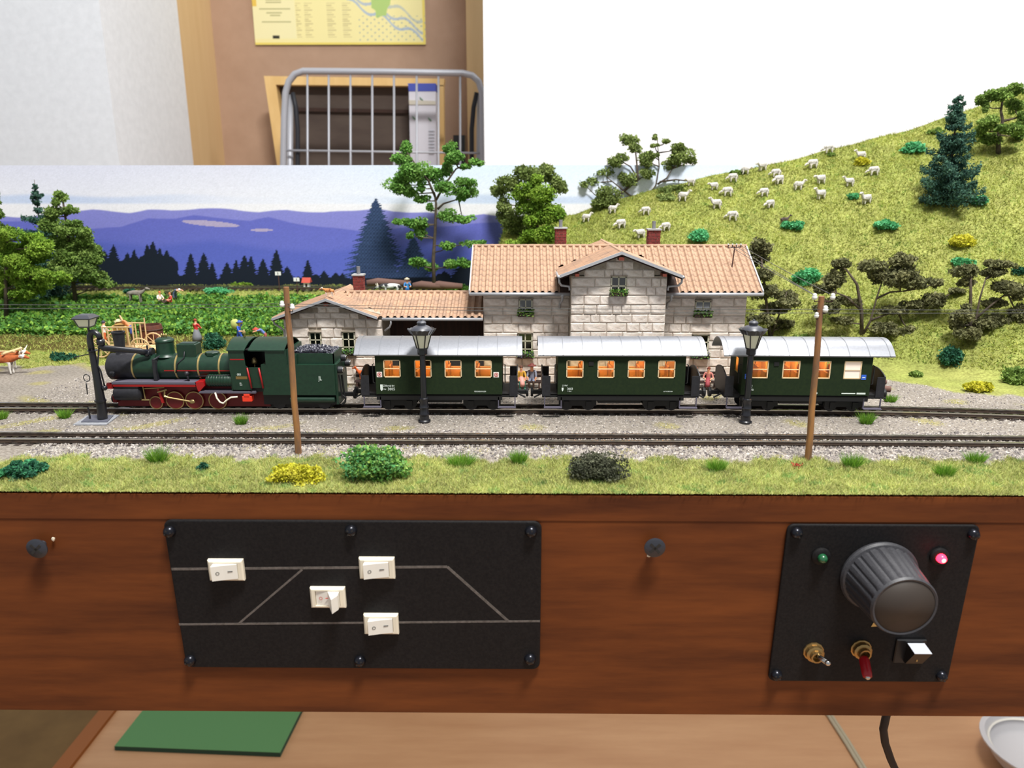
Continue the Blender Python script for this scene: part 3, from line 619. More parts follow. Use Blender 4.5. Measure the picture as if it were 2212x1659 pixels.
# ================================================================ TRACKS
def track(name, label, yc, xa, xb, zb=0.0):
    t = thing(name, label, 'track', (0, yc(0), zb)); xx = np.arange(xa, xb+.01, 1.0)
    for s in (-.5, .5):
        m = MB(); m.tube([(x, yc(x)+s*1.02, zb+.235) for x in xx], .045, 6)
        vs = []
        for k, (h, wd) in enumerate(((.08, .09), (.11, .035), (.21, .035))):
            pass
        p = MB()
        for x in xx[:-1]:
            ya, yb = yc(x)+s*1.02, yc(x+1)+s*1.02
            for (wd, z0, z1) in ((.09, .07, .11), (.035, .11, .22)):
                p.hexa([(x, ya-wd, zb+z0), (x+1, yb-wd, zb+z0), (x+1, yb+wd, zb+z0), (x, ya+wd, zb+z0), (x, ya-wd, zb+z1), (x+1, yb-wd, zb+z1), (x+1, yb+wd, zb+z1), (x, ya+wd, zb+z1)])
        r = p.build('rail', 'rail_side', t)
        h = MB()
        for x in xx[:-1]:
            ya, yb = yc(x)+s*1.02, yc(x+1)+s*1.02; wd = .05
            h.hexa([(x, ya-wd, zb+.22), (x+1, yb-wd, zb+.22), (x+1, yb+wd, zb+.22), (x, ya+wd, zb+.22), (x, ya-wd, zb+.28), (x+1, yb-wd, zb+.28), (x+1, yb+wd, zb+.28), (x, ya+wd, zb+.28)])
        h.build('rail_head', 'rail_top', r)
    sm = None; xk = xa+.3
    while xk < xb:
        if sm is None:
            m = MB(); m.box(-.13, .13, -.85, .85, -.06, .03); sm = m.build('sleeper', 'sleeper', t); ORG[sm.name] = (0, 0, 0)
            sm.data.transform(Matrix.Translation(Vector(ORG[t.name])*U)); so = sm
        else: so = sm.copy(); COL.objects.link(so)
        so.location = Vector((xk, yc(xk)-yc(0), 0))*U
        xk += .62
        if xk > xb: break
    return t
ytr = lambda x: 40.95-(.0042*max(0, x-13)**2)
yfr = lambda x: 35.5-(.0006*max(0, x-10)**2)
track('railway_track', 'rear railway track that the train stands on', ytr, -40, 40)
track('railway_track', 'front empty railway track between gravel and grass strip', yfr, -34, 34)
tb = track('railway_track', 'far narrow track along the foot of the mountain backdrop', lambda x: 73.4, -60, -2.5, Hs(-30, 73.4)+.02)
# ================================================================ GRAVEL + GRASS COVER
def scatter_pebbles(name, n, xr, yr, size, cols, dens=None, label=None):
    x = rng.uniform(*xr, n); y = rng.uniform(*yr, n)
    if dens is not None: k = rng.random(n) < dens(x, y); x = x[k]; y = y[k]; n = len(x)
    z = H(x, y); o_ = np.array([[1, 0, 0], [0, 1, 0], [-1, 0, 0], [0, -1, 0], [0, 0, 1]], float)
    s = size*(0.5+rng.random((n, 1, 1))*1.0); P = o_[None]*s*(0.6+0.8*rng.random((n, 5, 3)))
    th = rng.random(n)*6.28; c, s_ = np.cos(th)[:, None], np.sin(th)[:, None]
    P = np.stack([P[..., 0]*c-P[..., 1]*s_, P[..., 0]*s_+P[..., 1]*c, P[..., 2]*.8], -1)+np.stack([x, y, z-.01], 1)[:, None]
    T = np.stack([P[:, [0, 1, 4]], P[:, [1, 2, 4]], P[:, [2, 3, 4]], P[:, [3, 0, 4]]], 1).reshape(-1, 3, 3)
    cc = np.repeat(mixcols(n, cols, .2)*.84, 4, 0)
    return soup(name, T, cc, 'pebble', None, (0, 38, 0), 'stuff')
gc = [(172, 165, 158), (138, 131, 126), (196, 188, 180), (96, 90, 92), (158, 148, 138)]
d1 = lambda x, y: gravelmask(x, y)
o = scatter_pebbles('ballast_stones', 34000, (-24, 26), (33, 37.2), .075, gc, d1); tag(o, 'grey ballast stones around the front track', 'gravel')
o = scatter_pebbles('platform_gravel', 42000, (-30, 33), (37.2, 51), .05, gc, d1); tag(o, 'fine grey gravel on the platform and around the train track', 'gravel')
gcol = [(198, 204, 126), (178, 190, 112), (210, 208, 128), (160, 178, 102), (196, 190, 132)]
def grass(name, label, n, xr, yr, h, wd, cols, dens=None, lean=.6, jit=.12):
    x = rng.uniform(*xr, n); y = rng.uniform(*yr, n)
    if dens is not None: k = rng.random(n) < dens(x, y); x = x[k]; y = y[k]
    n = len(x); z = H(x, y)-.01; hh = h*(.5+rng.random(n)*.9)
    c = mixcols(n, cols, jit)*(1+.20*nz(x, y, .8)[:, None]+.16*nz(x, y, 2.3, 4)[:, None]+.10*nz(x, y, 5.1, 1)[:, None]); dk = (nz(x, y, 3.7, 6)*nz(x, y, 1.1, 9) > .30)[:, None]; c = np.where(dk, c*np.array([.62, .85, .75]), c)
    o = soup(name, blades(x, y, z, hh, wd, lean), np.clip(c*.80, 0, 1), 'grass_fibre', None, (0, 40, 0), 'stuff'); return tag(o, label, 'grass')
grass('grass_fibres', 'short pale green grass strip along the front edge', 95000, (-24, 26), (FY-.05, 33.5), .16, .018, gcol, lambda x, y: 1-gravelmask(x, y))
grass('moss_patches', 'thin yellow-green weeds growing in the gravel', 26000, (-30, 33), (33, 51), .10, .016, [(190, 184, 90), (172, 172, 88), (160, 165, 90)], lambda x, y: gravelmask(x, y)*sst(.5, .85, nz(x, y, .9, 5))*.9*(np.abs(y-40.9) > 1.2))
hcol = [(176, 186, 86), (154, 170, 76), (192, 194, 96), (134, 152, 66), (182, 178, 98)]
grass('hillside_grass', 'bright green grass covering the sheep hill', 170000, (-2, 50), (44, 75), .20, .035, hcol, lambda x, y: (1-gravelmask(x, y))*(H(x, y) > .4), .9)
grass('meadow_grass', 'green meadow grass around the field and behind the station', 90000, (-55, 8), (50, 75), .18, .035, [(184, 192, 100), (164, 180, 92), (196, 198, 112)], lambda x, y: (1-gravelmask(x, y)), .9)
# ================================================================ STATION
BX0, BX1 = W(1044, 650, 47.2).x, W(1612, 660, 47.2).x
CX0, CX1 = W(1233, 660, 45.8).x, W(1438, 660, 45.8).x; CXM = (CX0+CX1)/2
RZ, RY = 8.66, 50.8; EZ, EY = 6.12, 46.5; RX0, RX1 = W(1014, 634, EY).x, W(1648, 637, EY).x
print('bld', BX0, BX1, CX0, CX1, RX0, RX1)
S = thing('station_building', 'pale stone station with orange tiled roofs behind the train', 'building', (CXM, 48, 0))
sl = (RZ-EZ)/(RY-EY)
YBK = 2*RY-EY-.7
m = MB(); m.box(BX0, BX1, 47.2, YBK, 0, EZ+.2); m.prism([(47.2, EZ+.2), (YBK, EZ+.2), (RY, EZ+.2+(RY-47.2)*sl)], BX0, BX1, 'x')
GE = 7.25; gs = (RZ-GE)/(CX1+.75-CXM)
m.box(CX0, CX1, 45.8, 55.5, 0, GE+.05); m.prism([(CX0, GE), (CX1, GE), (CX1, RZ-gs*(CX1-CXM)-.12), (CXM, RZ-.12), (CX0, RZ-gs*(CX1-CXM)-.12)], 45.8, 55.5)
m.build('wall_core', 'mortar', S)
# wing
WY = 46.6; wg0, wg1 = W(613, 700, WY).x, W(826, 700, WY).x; wgm = W(703, 650, 46.0).x
m = MB(); wRZ, wEZ = 5.68, 4.62
m.box(wg0, wg1, WY, 52.8, 0, wEZ-.1); m.prism([(wg0, wEZ-.1), (wg1, wEZ-.1), (wg1, 4.7), (wgm, wRZ-.15), (wg0, 4.7)], WY, 52.8)
m.build('wing_core', 'mortar', S)
m = MB(); m.box(wg1, BX0, 49.3, 52.5, 0, 4.55); m.prism([(49.3, 4.5), (52.5, 4.5), (50.9, 5.3)], wg1, BX0, 'x'); m.build('recessed_wall', 'timber_dark', S)  # brown wall, with the porch shadow put into its dark colour
m = MB(); m.box(wg1, BX0, 47.0, 49.3, 0, .12); m.build('porch_floor', 'concrete', S)
# windows: (px0,px1,py0,py1, wall Y, planter)
wins = [(1121, 1150, 646, 682, 47.2, 1), (1502, 1534, 650, 684, 47.2, 1), (1320, 1352, 597, 638, 45.8, 1), (1119, 1150, 719, 771, 47.2, 1), (1496, 1528, 722, 773, 47.2, 1), (668, 697, 717, 768, WY, 1), (739, 769, 716, 766, WY, 1)]
holes = []
for (a, b, c, d, y, pl) in wins:
    p = W(a, c, y); q = W(b, d, y); holes.append((p.x, q.x, q.z, p.z, y))
stones = []
for v in range(7):
    bm = MB(); nx_, nz_ = 5, 3; r = random.Random(v+20); vs = []
    for j in range(nz_+1):
        for i in range(nx_+1):
            u_, w_ = [0, .05, .33, .66, .95, 1][i]-.5, [0, .12, .88, 1][j]-.5; e = (i in (0, nx_)) or (j in (0, nz_)); vs.append((u_*.985, -(.1 if e else r.uniform(.75, 1.0)), w_*.965))
    k = len(vs); fs = [(j*(nx_+1)+i, j*(nx_+1)+i+1, (j+1)*(nx_+1)+i+1, (j+1)*(nx_+1)+i) for j in range(nz_) for i in range(nx_)]
    rim = [j*(nx_+1)+i for (i, j) in [(i, 0) for i in range(nx_)]+[(nx_, j) for j in range(nz_)]+[(i, nz_) for i in range(nx_, 0, -1)]+[(0, j) for j in range(nz_, 0, -1)]]
    vs += [(vs[i][0], .8, vs[i][2]) for i in rim]; n = len(rim); fs += [(rim[i], rim[(i+1) % n], k+(i+1) % n, k+i) for i in range(n)]
    bm.add(vs, fs); me = bpy.data.meshes.new('stone'); me.from_pydata([(x*U, y*U, z*U) for x, y, z in bm.v], [], bm.f); me.materials.append(MATS['stone']); stones.append(me)
def stone(x0, x1, z0, z1, y):
    o = bpy.data.objects.new('stone', random.choice(stones)); COL.objects.link(o); o.parent = S
    o3 = ORG[S.name]; o.location = (((x0+x1)/2-o3[0])*U, (y-o3[1])*U, ((z0+z1)/2-o3[2])*U); o.scale = (x1-x0, .07*random.uniform(.7, 1.3), z1-z0)
NST = 0
def masonry(x0, x1, z0, top, y, rh, lim=None):
    global NST
    z = z0; row = 0; r = random.Random(int(y*10+x0*3))
    while z < top-.15:
        z1 = min(z+rh*r.uniform(.94, 1.06), top); a, b = x0, x1
        if lim: a, b = lim(z, z1)
        x = a-(.0)
        segs = [(a, b)]
        for (hx0, hx1, hz0, hz1, hy) in holes:
            if abs(hy-y) < .1 and hz0 < z1-.08 and hz1 > z+.08:
                ns = []
                for (p, q) in segs:
                    if hx1 <= p or hx0 >= q: ns.append((p, q)); continue
                    if hx0-p > .1: ns.append((p, hx0))
                    if q-hx1 > .1: ns.append((hx1, q))
                segs = ns
        for (p, q) in segs:
            x = p
            while x < q-.02:
                wd = r.choice([.55, .8, 1.0, 1.25, 1.45])
                if q-(x+wd) < .35: wd = q-x
                stone(x, x+wd, z, z1, y); NST += 1; x += wd
        z = z1; row += 1
masonry(BX0, CX0, 0.1, EZ, 47.2, .56); masonry(CX1, BX1, 0.1, EZ, 47.2, .56)
masonry(CX0, CX1, .9, GE-.1, 45.8, .56)
masonry(CX0, CX1, GE-.1, RZ-.3, 45.8, .5, lambda z, z1: (CXM-(RZ-.2-z1)/gs, CXM+(RZ-.2-z1)/gs) if (RZ-.2-z1)/gs < CX1-CXM else (CX0, CX1))
ws = .36
masonry(wg0, wg1, 0.1, 4.4, WY, .62); masonry(wg0, wg1, 4.4, wRZ-.2, WY, .42, lambda z, z1: (max(wg0, wgm-(wRZ-.2-z1)/ws), min(wg1, wgm+(wRZ-.2-z1)/ws)))
print('stones', NST)
for i, (a, b, z0, z1, y) in enumerate(holes):
    xm, zm = (a+b)/2, (z0+z1)/2; fw = .075
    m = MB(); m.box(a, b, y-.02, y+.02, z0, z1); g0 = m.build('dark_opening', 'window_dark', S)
    m = MB(); 
    for (p, q, r_, s_) in ((a, a+fw, z0, z1), (b-fw, b, z0, z1), (a, b, z1-fw, z1), (a, b, z0, z0+fw), (xm-.035, xm+.035, z0, z1)): m.box(p, q, y-.06, y-.0, r_, s_)
    nb = 2 if z1-z0 < 1.3 else 3
    for k in range(1, nb): zz = z0+(z1-z0)*k/nb; m.box(a, b, y-.06, y, zz-.03, zz+.03)
    f = m.build('window_frame', 'window_paint', S)
    m = MB()
    for k in range(nb):
        for (p, q) in ((a+fw, xm-.035), (xm+.035, b-fw)): m.box(p, q, y-.045, y-.03, z0+(z1-z0)*k/nb+.04, z0+(z1-z0)*(k+1)/nb-.04)
    m.build('pane', 'pane_glass', f)
    m = MB(); m.box(a-.05, b+.05, y-.16, y, z1, z1+.07); m.build('lintel', 'mortar', S)
    m = MB(); m.box(a-.06, b+.06, y-.34, y-.08, z0-.02, z0+.2); pb = m.build('planter', 'planter_wood', S)
    n = 260; p = np.stack([rng.uniform(a-.1, b+.1, n), rng.uniform(y-.42, y-.1, n), rng.uniform(z0+.02, z0+.42, n)], 1)
    soup('plants', flakes(p, .06), mixcols(n, [(96, 140, 60), (70, 116, 56), (140, 170, 80), (92, 140, 80), (110, 100, 150) if i > 2 else (120, 150, 60)], .2), 'leaf', pb)
# tiles
def tilemesh(w_, l_):
    prof = [(-.5, 0), (-.32, .02), (-.14, .13), (.12, .14), (.28, .03), (.5, 0)]; vs = []; k = len(prof)
    for (yy, dz) in ((-.5, .014), (.5, .0)):
        for (u_, h) in prof: vs.append((u_*w_, yy*l_*1.08, h+dz))
    for (u_, h) in prof: vs.append((u_*w_, -.54*l_, h-.012))
    fs = [(i, i+1, k+i+1, k+i) for i in range(k-1)]+[(2*k+i, 2*k+i+1, i+1, i) for i in range(k-1)]
    return vs, fs
TW, TL = .44, .56
tv, tf = tilemesh(TW, TL); tme = bpy.data.meshes.new('roof_tile'); tme.from_pydata([(a*U, b*U, c*U) for a, b, c in tv], [], tf); tme.materials.append(MATS['tile'])
def slope_tiles(parent, x0, x1, ylo, zlo, yhi, zhi, clip=None, objs=True, axis='x', cap=999, name='roof_tile'):
    """eave line along x (or along y if axis=='y'), tiles rise to (yhi,zhi)"""
    o3 = ORG[parent.name]; Ls = math.hypot(yhi-ylo, zhi-zlo); nr = max(1, round(Ls/TL)); nc = max(1, round((x1-x0)/TW)); st_ = MB(); cnt = 0
    up = Vector(((yhi-ylo)/Ls, (zhi-zlo)/Ls)); sx = (x1-x0)/nc/TW; sy = Ls/nr/TL
    for r in range(nr):
        for c in range(nc):
            x = x0+(c+.5)*(x1-x0)/nc; f = (r+.5)/nr; y = ylo+(yhi-ylo)*f; z = zlo+(zhi-zlo)*f
            if clip and not clip(x, y): continue
            if axis == 'x': X3, U3 = Vector((1, 0, 0)), Vector((0, up.x, up.y)); pos = Vector((x, y, z))
            else: X3, U3 = Vector((0, 1, 0)), Vector((up.x, 0, up.y)); pos = Vector((y, x, z))
            N3 = X3.cross(U3)
            if N3.z < 0: X3 = -X3; N3 = X3.cross(U3)
            M = Matrix(((X3.x*sx, U3.x*sy, N3.x, (pos.x-o3[0])), (X3.y*sx, U3.y*sy, N3.y, (pos.y-o3[1])), (X3.z*sx, U3.z*sy, N3.z, (pos.z-o3[2])), (0, 0, 0, 1)))
            if objs and cnt < cap:
                o = bpy.data.objects.new('roof_tile', tme); COL.objects.link(o); o.parent = parent; M2 = M.copy(); M2.translation = M.translation*U; o.matrix_local = M2; cnt += 1
            else:
                st_.add([M @ Vector(v)+Vector(o3) for v in tv], tf)
    if st_.v: o = st_.build('roof_tiles', 'tile', parent); o['kind'] = 'stuff'
    return cnt
def deck(parent, x0, x1, pts, th=.1, mt='timber_dark', axis='x', name='roof_deck'):
    m = MB(); (a, b) = pts; m.prism([(a[0], a[1]-.03), (b[0], b[1]-.03), (b[0], b[1]-.03-th), (a[0], a[1]-.03-th)], x0, x1, axis); return m.build(name, mt, parent)
gabz = lambda x: RZ-abs(x-CXM)*gs
clipf = lambda x, y: not (gabz(x)+.0 > EZ+(y-EY)*sl-.02 and abs(x-CXM) < CX1+.75-CXM)
n = slope_tiles(S, RX0, RX1, EY, EZ, RY, RZ, clipf, True, cap=296); print('tiles', n)
deck(S, RX0, RX1, ((EY, EZ), (RY, RZ)))
slope_tiles(S, RX0, RX1, 2*RY-EY, EZ, RY, RZ, None, False); deck(S, RX0, RX1, ((RY, RZ), (2*RY-EY, EZ)))
# cross gable (ridge along y)
YG0, YG1 = 45.0, 56.4; hw = CX1+.75-CXM; GEZ = RZ-hw*gs
for s in (-1, 1):
    slope_tiles(S, YG0, YG1, CXM+s*hw, GEZ, CXM, RZ, None, False, 'y')
    m = MB(); m.prism([(CXM, RZ-.03), (CXM+s*hw, GEZ-.03), (CXM+s*hw, GEZ-.15), (CXM, RZ-.15)], YG0, YG1); m.build('roof_deck', 'timber_dark', S)
    m = MB(); m.prism([(CXM, RZ+.12), (CXM+s*(hw+.02), GEZ+.12), (CXM+s*(hw+.02), GEZ-.06), (CXM, RZ-.06)], YG0-.06, YG0+.04); m.build('verge_board', 'zinc', S)
    m = MB(); m.tube([(CXM+s*(hw+.06), YG0-.05, GEZ-.0), (CXM+s*(hw+.06), 47.5, GEZ)], .1, 8); m.build('gutter', 'zinc', S, True)
    gx = CXM+s*(hw+.04); m = MB(); m.tube([(gx, YG0+.15, GEZ-.05), (gx-.02*s, YG0+.2, GEZ-.35), (gx-s*.15, YG0+.4, GEZ-.55), (gx-s*.66, YG0+.9, GEZ-.68), (gx-s*.7, 45.7+.1, GEZ-.9)], .07, 8); m.build('downpipe', 'zinc', S, True)
    m = MB(); m.box(CXM+s*(hw-1.05)-.12, CXM+s*(hw-1.05)+.12, YG0, 45.8, GEZ+.02, GEZ+.2); m.build('purlin_end', 'timber_red', S)
m = MB(); m.box(CXM-.16, CXM+.16, YG0, 45.8, RZ-.42, RZ-.22); m.build('purlin_end', 'timber_red', S)
# ridge tiles
def ridge(p0, p1, par=S):
    p0 = Vector(p0); p1 = Vector(p1); n = int((p1-p0).length/.44); d = (p1-p0)/n
    m = MB()
    for i in range(n): m.rod(p0+d*i, p0+d*(i+1.08), .11, .13, 8)
    o = m.build('ridge_tiles', 'tile', par); o['kind'] = 'stuff'
ridge((RX0, RY, RZ+.04), (RX1, RY, RZ+.04)); ridge((CXM, YG0+.05, RZ+.06), (CXM, YG1, RZ+.06))
for s, X in ((-1, RX0), (1, RX1)):
    m = MB(); m.prism([(EY-.02, EZ+.14), (RY, RZ+.14), (RY, RZ-.1), (EY-.02, EZ-.1)], X-.04, X+.04, 'x'); m.build('verge_board', 'zinc', S)
for (a, b) in ((RX0, CX0-.02), (CX1+.02, RX1)):
    m = MB(); m.rod((a, EY-.1, EZ-.1), (b, EY-.1, EZ-.1), .11, n=10); m.build('gutter', 'zinc', S, True)
    m = MB(); m.box(a+.1, b, EY+.02, EY+.06, EZ-.18, EZ); m.build('eave_board', 'timber_red', S)
for X in (CX0-.5, CX1+.45):
    m = MB(); m.tube([(X, EY-.08, EZ-.15), (X, EY-.08, EZ-.35), (X, EY, EZ-.5), (X-.1, 47.0, EZ-.75), (X-.12, 47.05, EZ-1.1)], .07, 8); m.lathe((X, EY-.08, EZ-.3), [(.06, 0), (.14, .1), (.14, .2)], 10); m.build('downpipe', 'zinc', S, True)
# wing roofs
wY0 = 46.0; WE = 4.55; wx0, wx1 = W(588, 690, wY0).x, W(815, 690, wY0).x
zl = wRZ-(wgm-wx0)*ws; zr = wRZ-(wx1-wgm)*ws
for s, X, z in ((-1, wx0, zl), (1, wx1, zr)):
    slope_tiles(S, wY0, 53.0, X, z, wgm, wRZ, None, False, 'y')
    m = MB(); m.prism([(wgm, wRZ-.03), (X, z-.03), (X, z-.13), (wgm, wRZ-.13)], wY0, 53.0); m.build('roof_deck', 'timber_dark', S)
    m = MB(); m.prism([(wgm, wRZ+.1), (X, z+.1), (X, z-.06), (wgm, wRZ-.06)], wY0-.05, wY0+.04); m.build('verge_board', 'zinc', S)
    m = MB(); xx = X-s*.55; m.box(xx-.12, xx+.12, wY0+.05, WY, z+.0, z+.16); m.build('purlin_end', 'timber_red', S)
m = MB(); m.box(wgm-.14, wgm+.14, wY0+.05, WY, wRZ-.36, wRZ-.18); m.build('purlin_end', 'timber_red', S)
m = MB(); m.tube([(wx0, wY0, zl), (wx0, wY0+6, zl)], .09, 8); m.tube([(wx0, wY0+.2, zl-.05), (wx0+.03, wY0+.25, zl-.3), (wx0+.4, wY0+.5, zl-.65), (wg0, WY-.05, zl-.8), (wg0, WY-.05, zl-1.2)], .06, 8); m.build('gutter', 'zinc', S, True)
ridge((wgm, wY0+.05, wRZ+.04), (wgm, 53.0, wRZ+.04))
wRY, wEY = 49.6, 46.5; wE2 = 4.5; wsl = (wRZ-wE2)/(wRY-wEY); xe0 = W(826, 688, wEY).x
clipw = lambda x, y: (wRZ-(x-wgm)*ws) < wE2+(y-wEY)*wsl
slope_tiles(S, xe0-3, BX0, wEY, wE2, wRY, wRZ, clipw, False); deck(S, xe0, BX0, ((wEY, wE2), (wRY, wRZ)))
slope_tiles(S, wgm+.3, BX0, 52.8, wE2, wRY, wRZ, None, False); deck(S, wgm+.3, BX0, ((wRY, wRZ), (52.8, wE2)))
ridge((wgm+.5, wRY, wRZ+.05), (BX0, wRY, wRZ+.05))
m = MB(); m.rod((xe0, wEY-.1, wE2-.08), (BX0, wEY-.1, wE2-.08), .1, n=10); m.tube([(xe0+.55, wEY-.1, wE2-.1), (xe0+.55, wEY-.1, wE2-.35), (xe0+.45, wEY, wE2-.6), (xe0+.1, WY-.05, wE2-.85)], .06, 8); m.build('gutter', 'zinc', S, True)
m = MB(); m.box(xe0, BX0, wEY, wEY+.05, wE2-.16, wE2); m.build('eave_board', 'timber_red', S)
for (px_) in (932,):
    X = W(px_, 720, 47).x; m = MB(); m.box(X-.09, X+.09, 47.0, 47.18, .1, wE2-.1); m.build('porch_post', 'timber_dark', S)
# chimneys
def chimney(px, py, Y, wd, zb, zt):
    X = W(px, py, Y).x; m = MB(); m.box(X-wd*.46, X+wd*.46, Y-wd*.46, Y+wd*.46, zb, zt); ch = m.build('chimney', 'mortar', S)
    b = MB(); nr = int((zt-zb)/.19); h = (zt-zb)/nr
    for r in range(nr):
        off = .5 if r % 2 else 0
        for sd in range(4):
            k = 2.5; u0 = -wd/2
            x = -wd/2
            cuts = [-.5, -.5+.2 if off else -.5+.4, .1 if off else .0+.2, .5]; cuts = [-.5, -.12, .28, .5] if off else [-.5, -.3, .1, .5]
            for i in range(3):
                a_, b_ = cuts[i]*wd+.012, cuts[i+1]*wd-.012; z0, z1 = zb+r*h+.012, zb+(r+1)*h-.012; e = random.uniform(.0, .025)
                pts = [(a_, -wd/2-e, z0), (b_, -wd/2-e, z0), (b_, -wd*.4, z0), (a_, -wd*.4, z0), (a_, -wd/2-e, z1), (b_, -wd/2-e, z1), (b_, -wd*.4, z1), (a_, -wd*.4, z1)]
                c, s_ = [(1, 0), (0, 1), (-1, 0), (0, -1)][sd]; b.hexa([(X+p[0]*c-p[1]*s_, Y+p[0]*s_+p[1]*c, p[2]) for p in pts])
    bo = b.build('brickwork', 'brick_red', ch); bo['kind'] = 'stuff'
    m = MB(); m.box(X-wd*.6, X+wd*.6, Y-wd*.6, Y+wd*.6, zt, zt+.1); m.build('chimney_cap', 'cap_grey', ch)
    m = MB(); m.lathe((X, Y, zt+.1), [(.13, 0), (.12, .3), (.13, .5), (.09, .5)], 12); m.build('flue', 'flue_grey', ch, True, angle=50)
chimney(1211, 500, 52.6, .76, 6.5, W(1211, 494, 52.6).z); chimney(1412, 500, 51.8, .80, 7, W(1412, 497, 51.8).z); chimney(775, 600, 50.6, .66, 4.5, W(775, 595, 50.6).z)
# wire bracket on the roof
X = W(1582, 560, 48.6).x; z0 = EZ+(48.6-EY)*sl; zt = W(1582, 533, 48.6).z
m = MB(); m.rod((X, 48.6, z0), (X+.1, 48.6, zt), .04); m.rod((X-.35, 48.6, zt-.08), (X+.5, 48.6, zt-.02), .03)
for dx in (-.33, -.05, .2, .48): m.rod((X+dx, 48.6, zt-.06), (X+dx, 48.6, zt+.12), .03)
bk = m.build('wire_bracket', 'iron_rust', S)
m = MB()
for dx in (-.33, -.05, .2, .48): m.ico((X+dx, 48.6, zt+.15), .06)
m.build('insulators', 'porcelain', bk, True)
BRK = (X, 48.6, zt+.1)
# ================================================================ COACHES
def windowed_wall(m, x0, x1, z0, z1, ya, yb, wins):
    """wins: list (xa,xb,za,zb); builds a wall slab with holes"""
    za = min(w_[2] for w_ in wins); zb = max(w_[3] for w_ in wins)
    m.box(x0, x1, ya, yb, z0, za); m.box(x0, x1, ya, yb, zb, z1); x = x0
    for (a, b, c, d) in sorted(wins): m.box(x, a, ya, yb, za, zb); x = b
    m.box(x, x1, ya, yb, za, zb)
def coach(name, label, pxc, num, variant):
    base = W(pxc, 800, 39.65); cx = base.x; yc = ytr(cx); yaw = -math.atan(.0084*max(0, cx-13))*1.0
    t = thing(name, label, 'railway coach', (cx, yc, 0.28), 'railway coaches behind the locomotive', (0, 0, 0), True)
    t.rotation_euler[2] = yaw
    bz0, bz1 = 1.07, 3.30; hb = 1.3; L2 = 3.5
    wc = [-2.57, -.86, .80, 2.46]; wins = [(c-.47, c+.47, 2.02, 3.02) for c in wc]
    m = MB(); windowed_wall(m, -L2, L2, bz0, bz1, -hb, -hb+.08, wins); windowed_wall(m, -L2, L2, bz0, bz1, hb-.08, hb, wins)
    for s in (-1, 1):
        a, b = (s*L2, s*(L2-.08)) if s > 0 else (-L2, -L2+.08); a, b = min(a, b), max(a, b)
        m.box(a, b, -hb+.08, -.38, bz0, 3.3); m.box(a, b, .38, hb-.08, bz0, 3.3); m.box(a, b, -.38, .38, bz0, 2.1); m.box(a, b, -.38, .38, 2.95, 3.3)
    m.build('body_shell', 'coach_green', t)
    m = MB(); m.box(-L2+.1, L2-.1, -hb+.1, hb-.1, bz0-.02, bz0+.06); m.build('interior_floor', 'seat_brown', t)
    it = MB()
    for x in (-1.7, -.03, 1.62): it.box(x-.04, x+.04, -hb+.1, -.35, bz0, 2.9); it.box(x-.04, x+.04, .35, hb-.1, bz0, 2.9)
    it.build('partition', 'interior_orange', t)
    for s, yy in ((-1, -hb+.09), (1, hb-.12)):
        m = MB(); windowed_wall(m, -L2+.09, L2-.09, bz0+.06, 3.28, yy, yy+.02, [(a-.03, b+.03, c, d) for a, b, c, d in wins]); m.build('wall_lining', 'interior_orange', t)
    for x in (-3.0, -2.15, -1.25, -.45, .4, 1.2, 2.1, 2.9):
        m = MB(); m.bbox(x-.22, x+.22, -hb+.15, -.3, bz0+.05, bz0+.5, .04); m.bbox(x-.06, x+.06, -hb+.15, -.3, bz0+.5, bz0+1.25, .03); m.bbox(x-.22, x+.22, .3, hb-.15, bz0+.05, bz0+.5, .04); m.bbox(x-.06, x+.06, .3, hb-.15, bz0+.5, bz0+1.25, .03)
        m.build('bench_seat', 'seat_brown', t)
    m = MB(); m.box(-L2+.3, L2-.3, -.18, .18, 3.22, 3.3); m.build('light_strip', 'warm_strip', t)
    for i, (a, b, c, d) in enumerate(wins):
        lit = not (variant == 3 and i == 3)
        f = MB()
        for (p, q, r_, s_) in ((a, a+.055, c, d), (b-.055, b, c, d), (a, b, c, c+.06), (a, b, d-.05, d), (a, b, (c+d)/2-.02, (c+d)/2+.02)): f.box(p, q, -hb-.015, -hb+.05, r_, s_)
        fo = f.build('window_frame', 'frame_cream', t)
        if lit: m = MB(); m.box(a+.03, b-.03, -hb+.02, -hb+.035, c+.03, d-.03); m.build('pane', 'coach_glass', fo)
        else: m = MB(); m.box(a+.03, b-.03, -hb+.02, -hb+.05, c+.03, d-.03); tag(m.build('curtain', 'curtain', fo), 'drawn white curtain')
        f = MB()
        for (p, q, r_, s_) in ((a, a+.055, c, d), (b-.055, b, c, d), (a, b, c, c+.06), (a, b, d-.05, d), (a, b, (c+d)/2-.02, (c+d)/2+.02)): f.box(p, q, hb-.05, hb+.015, r_, s_)
        f.build('window_frame', 'frame_cream', t)
    # arched roof
    n = 18; RL = 4.6; ro = []
    for k in range(n+1):
        u_ = -1+2*k/n; ro.append((u_*1.48, 3.34+.74*(1-abs(u_)**2.3)))
    m = MB(); pl = ro+[(y, z-.06) for y, z in ro[::-1]]
    N_ = n+1; vs = []
    for x in (-RL, RL): vs += [(x, y, z) for y, z in ro]+[(x, y*.985, z-.07) for y, z in ro]
    fs = []
    for k in range(n): fs += [(k, k+1, 2*N_+k+1, 2*N_+k), (N_+k, N_+k+1, 3*N_+k+1, 3*N_+k), (k, k+1, N_+k+1, N_+k), (2*N_+k, 2*N_+k+1, 3*N_+k+1, 3*N_+k)]
    fs += [(0, N_, 3*N_, 2*N_), (n, N_+n, 3*N_+n, 2*N_+n)]
    m.add(vs, fs); rf = m.build('arched_roof', 'roof_silver', t, True, angle=35)
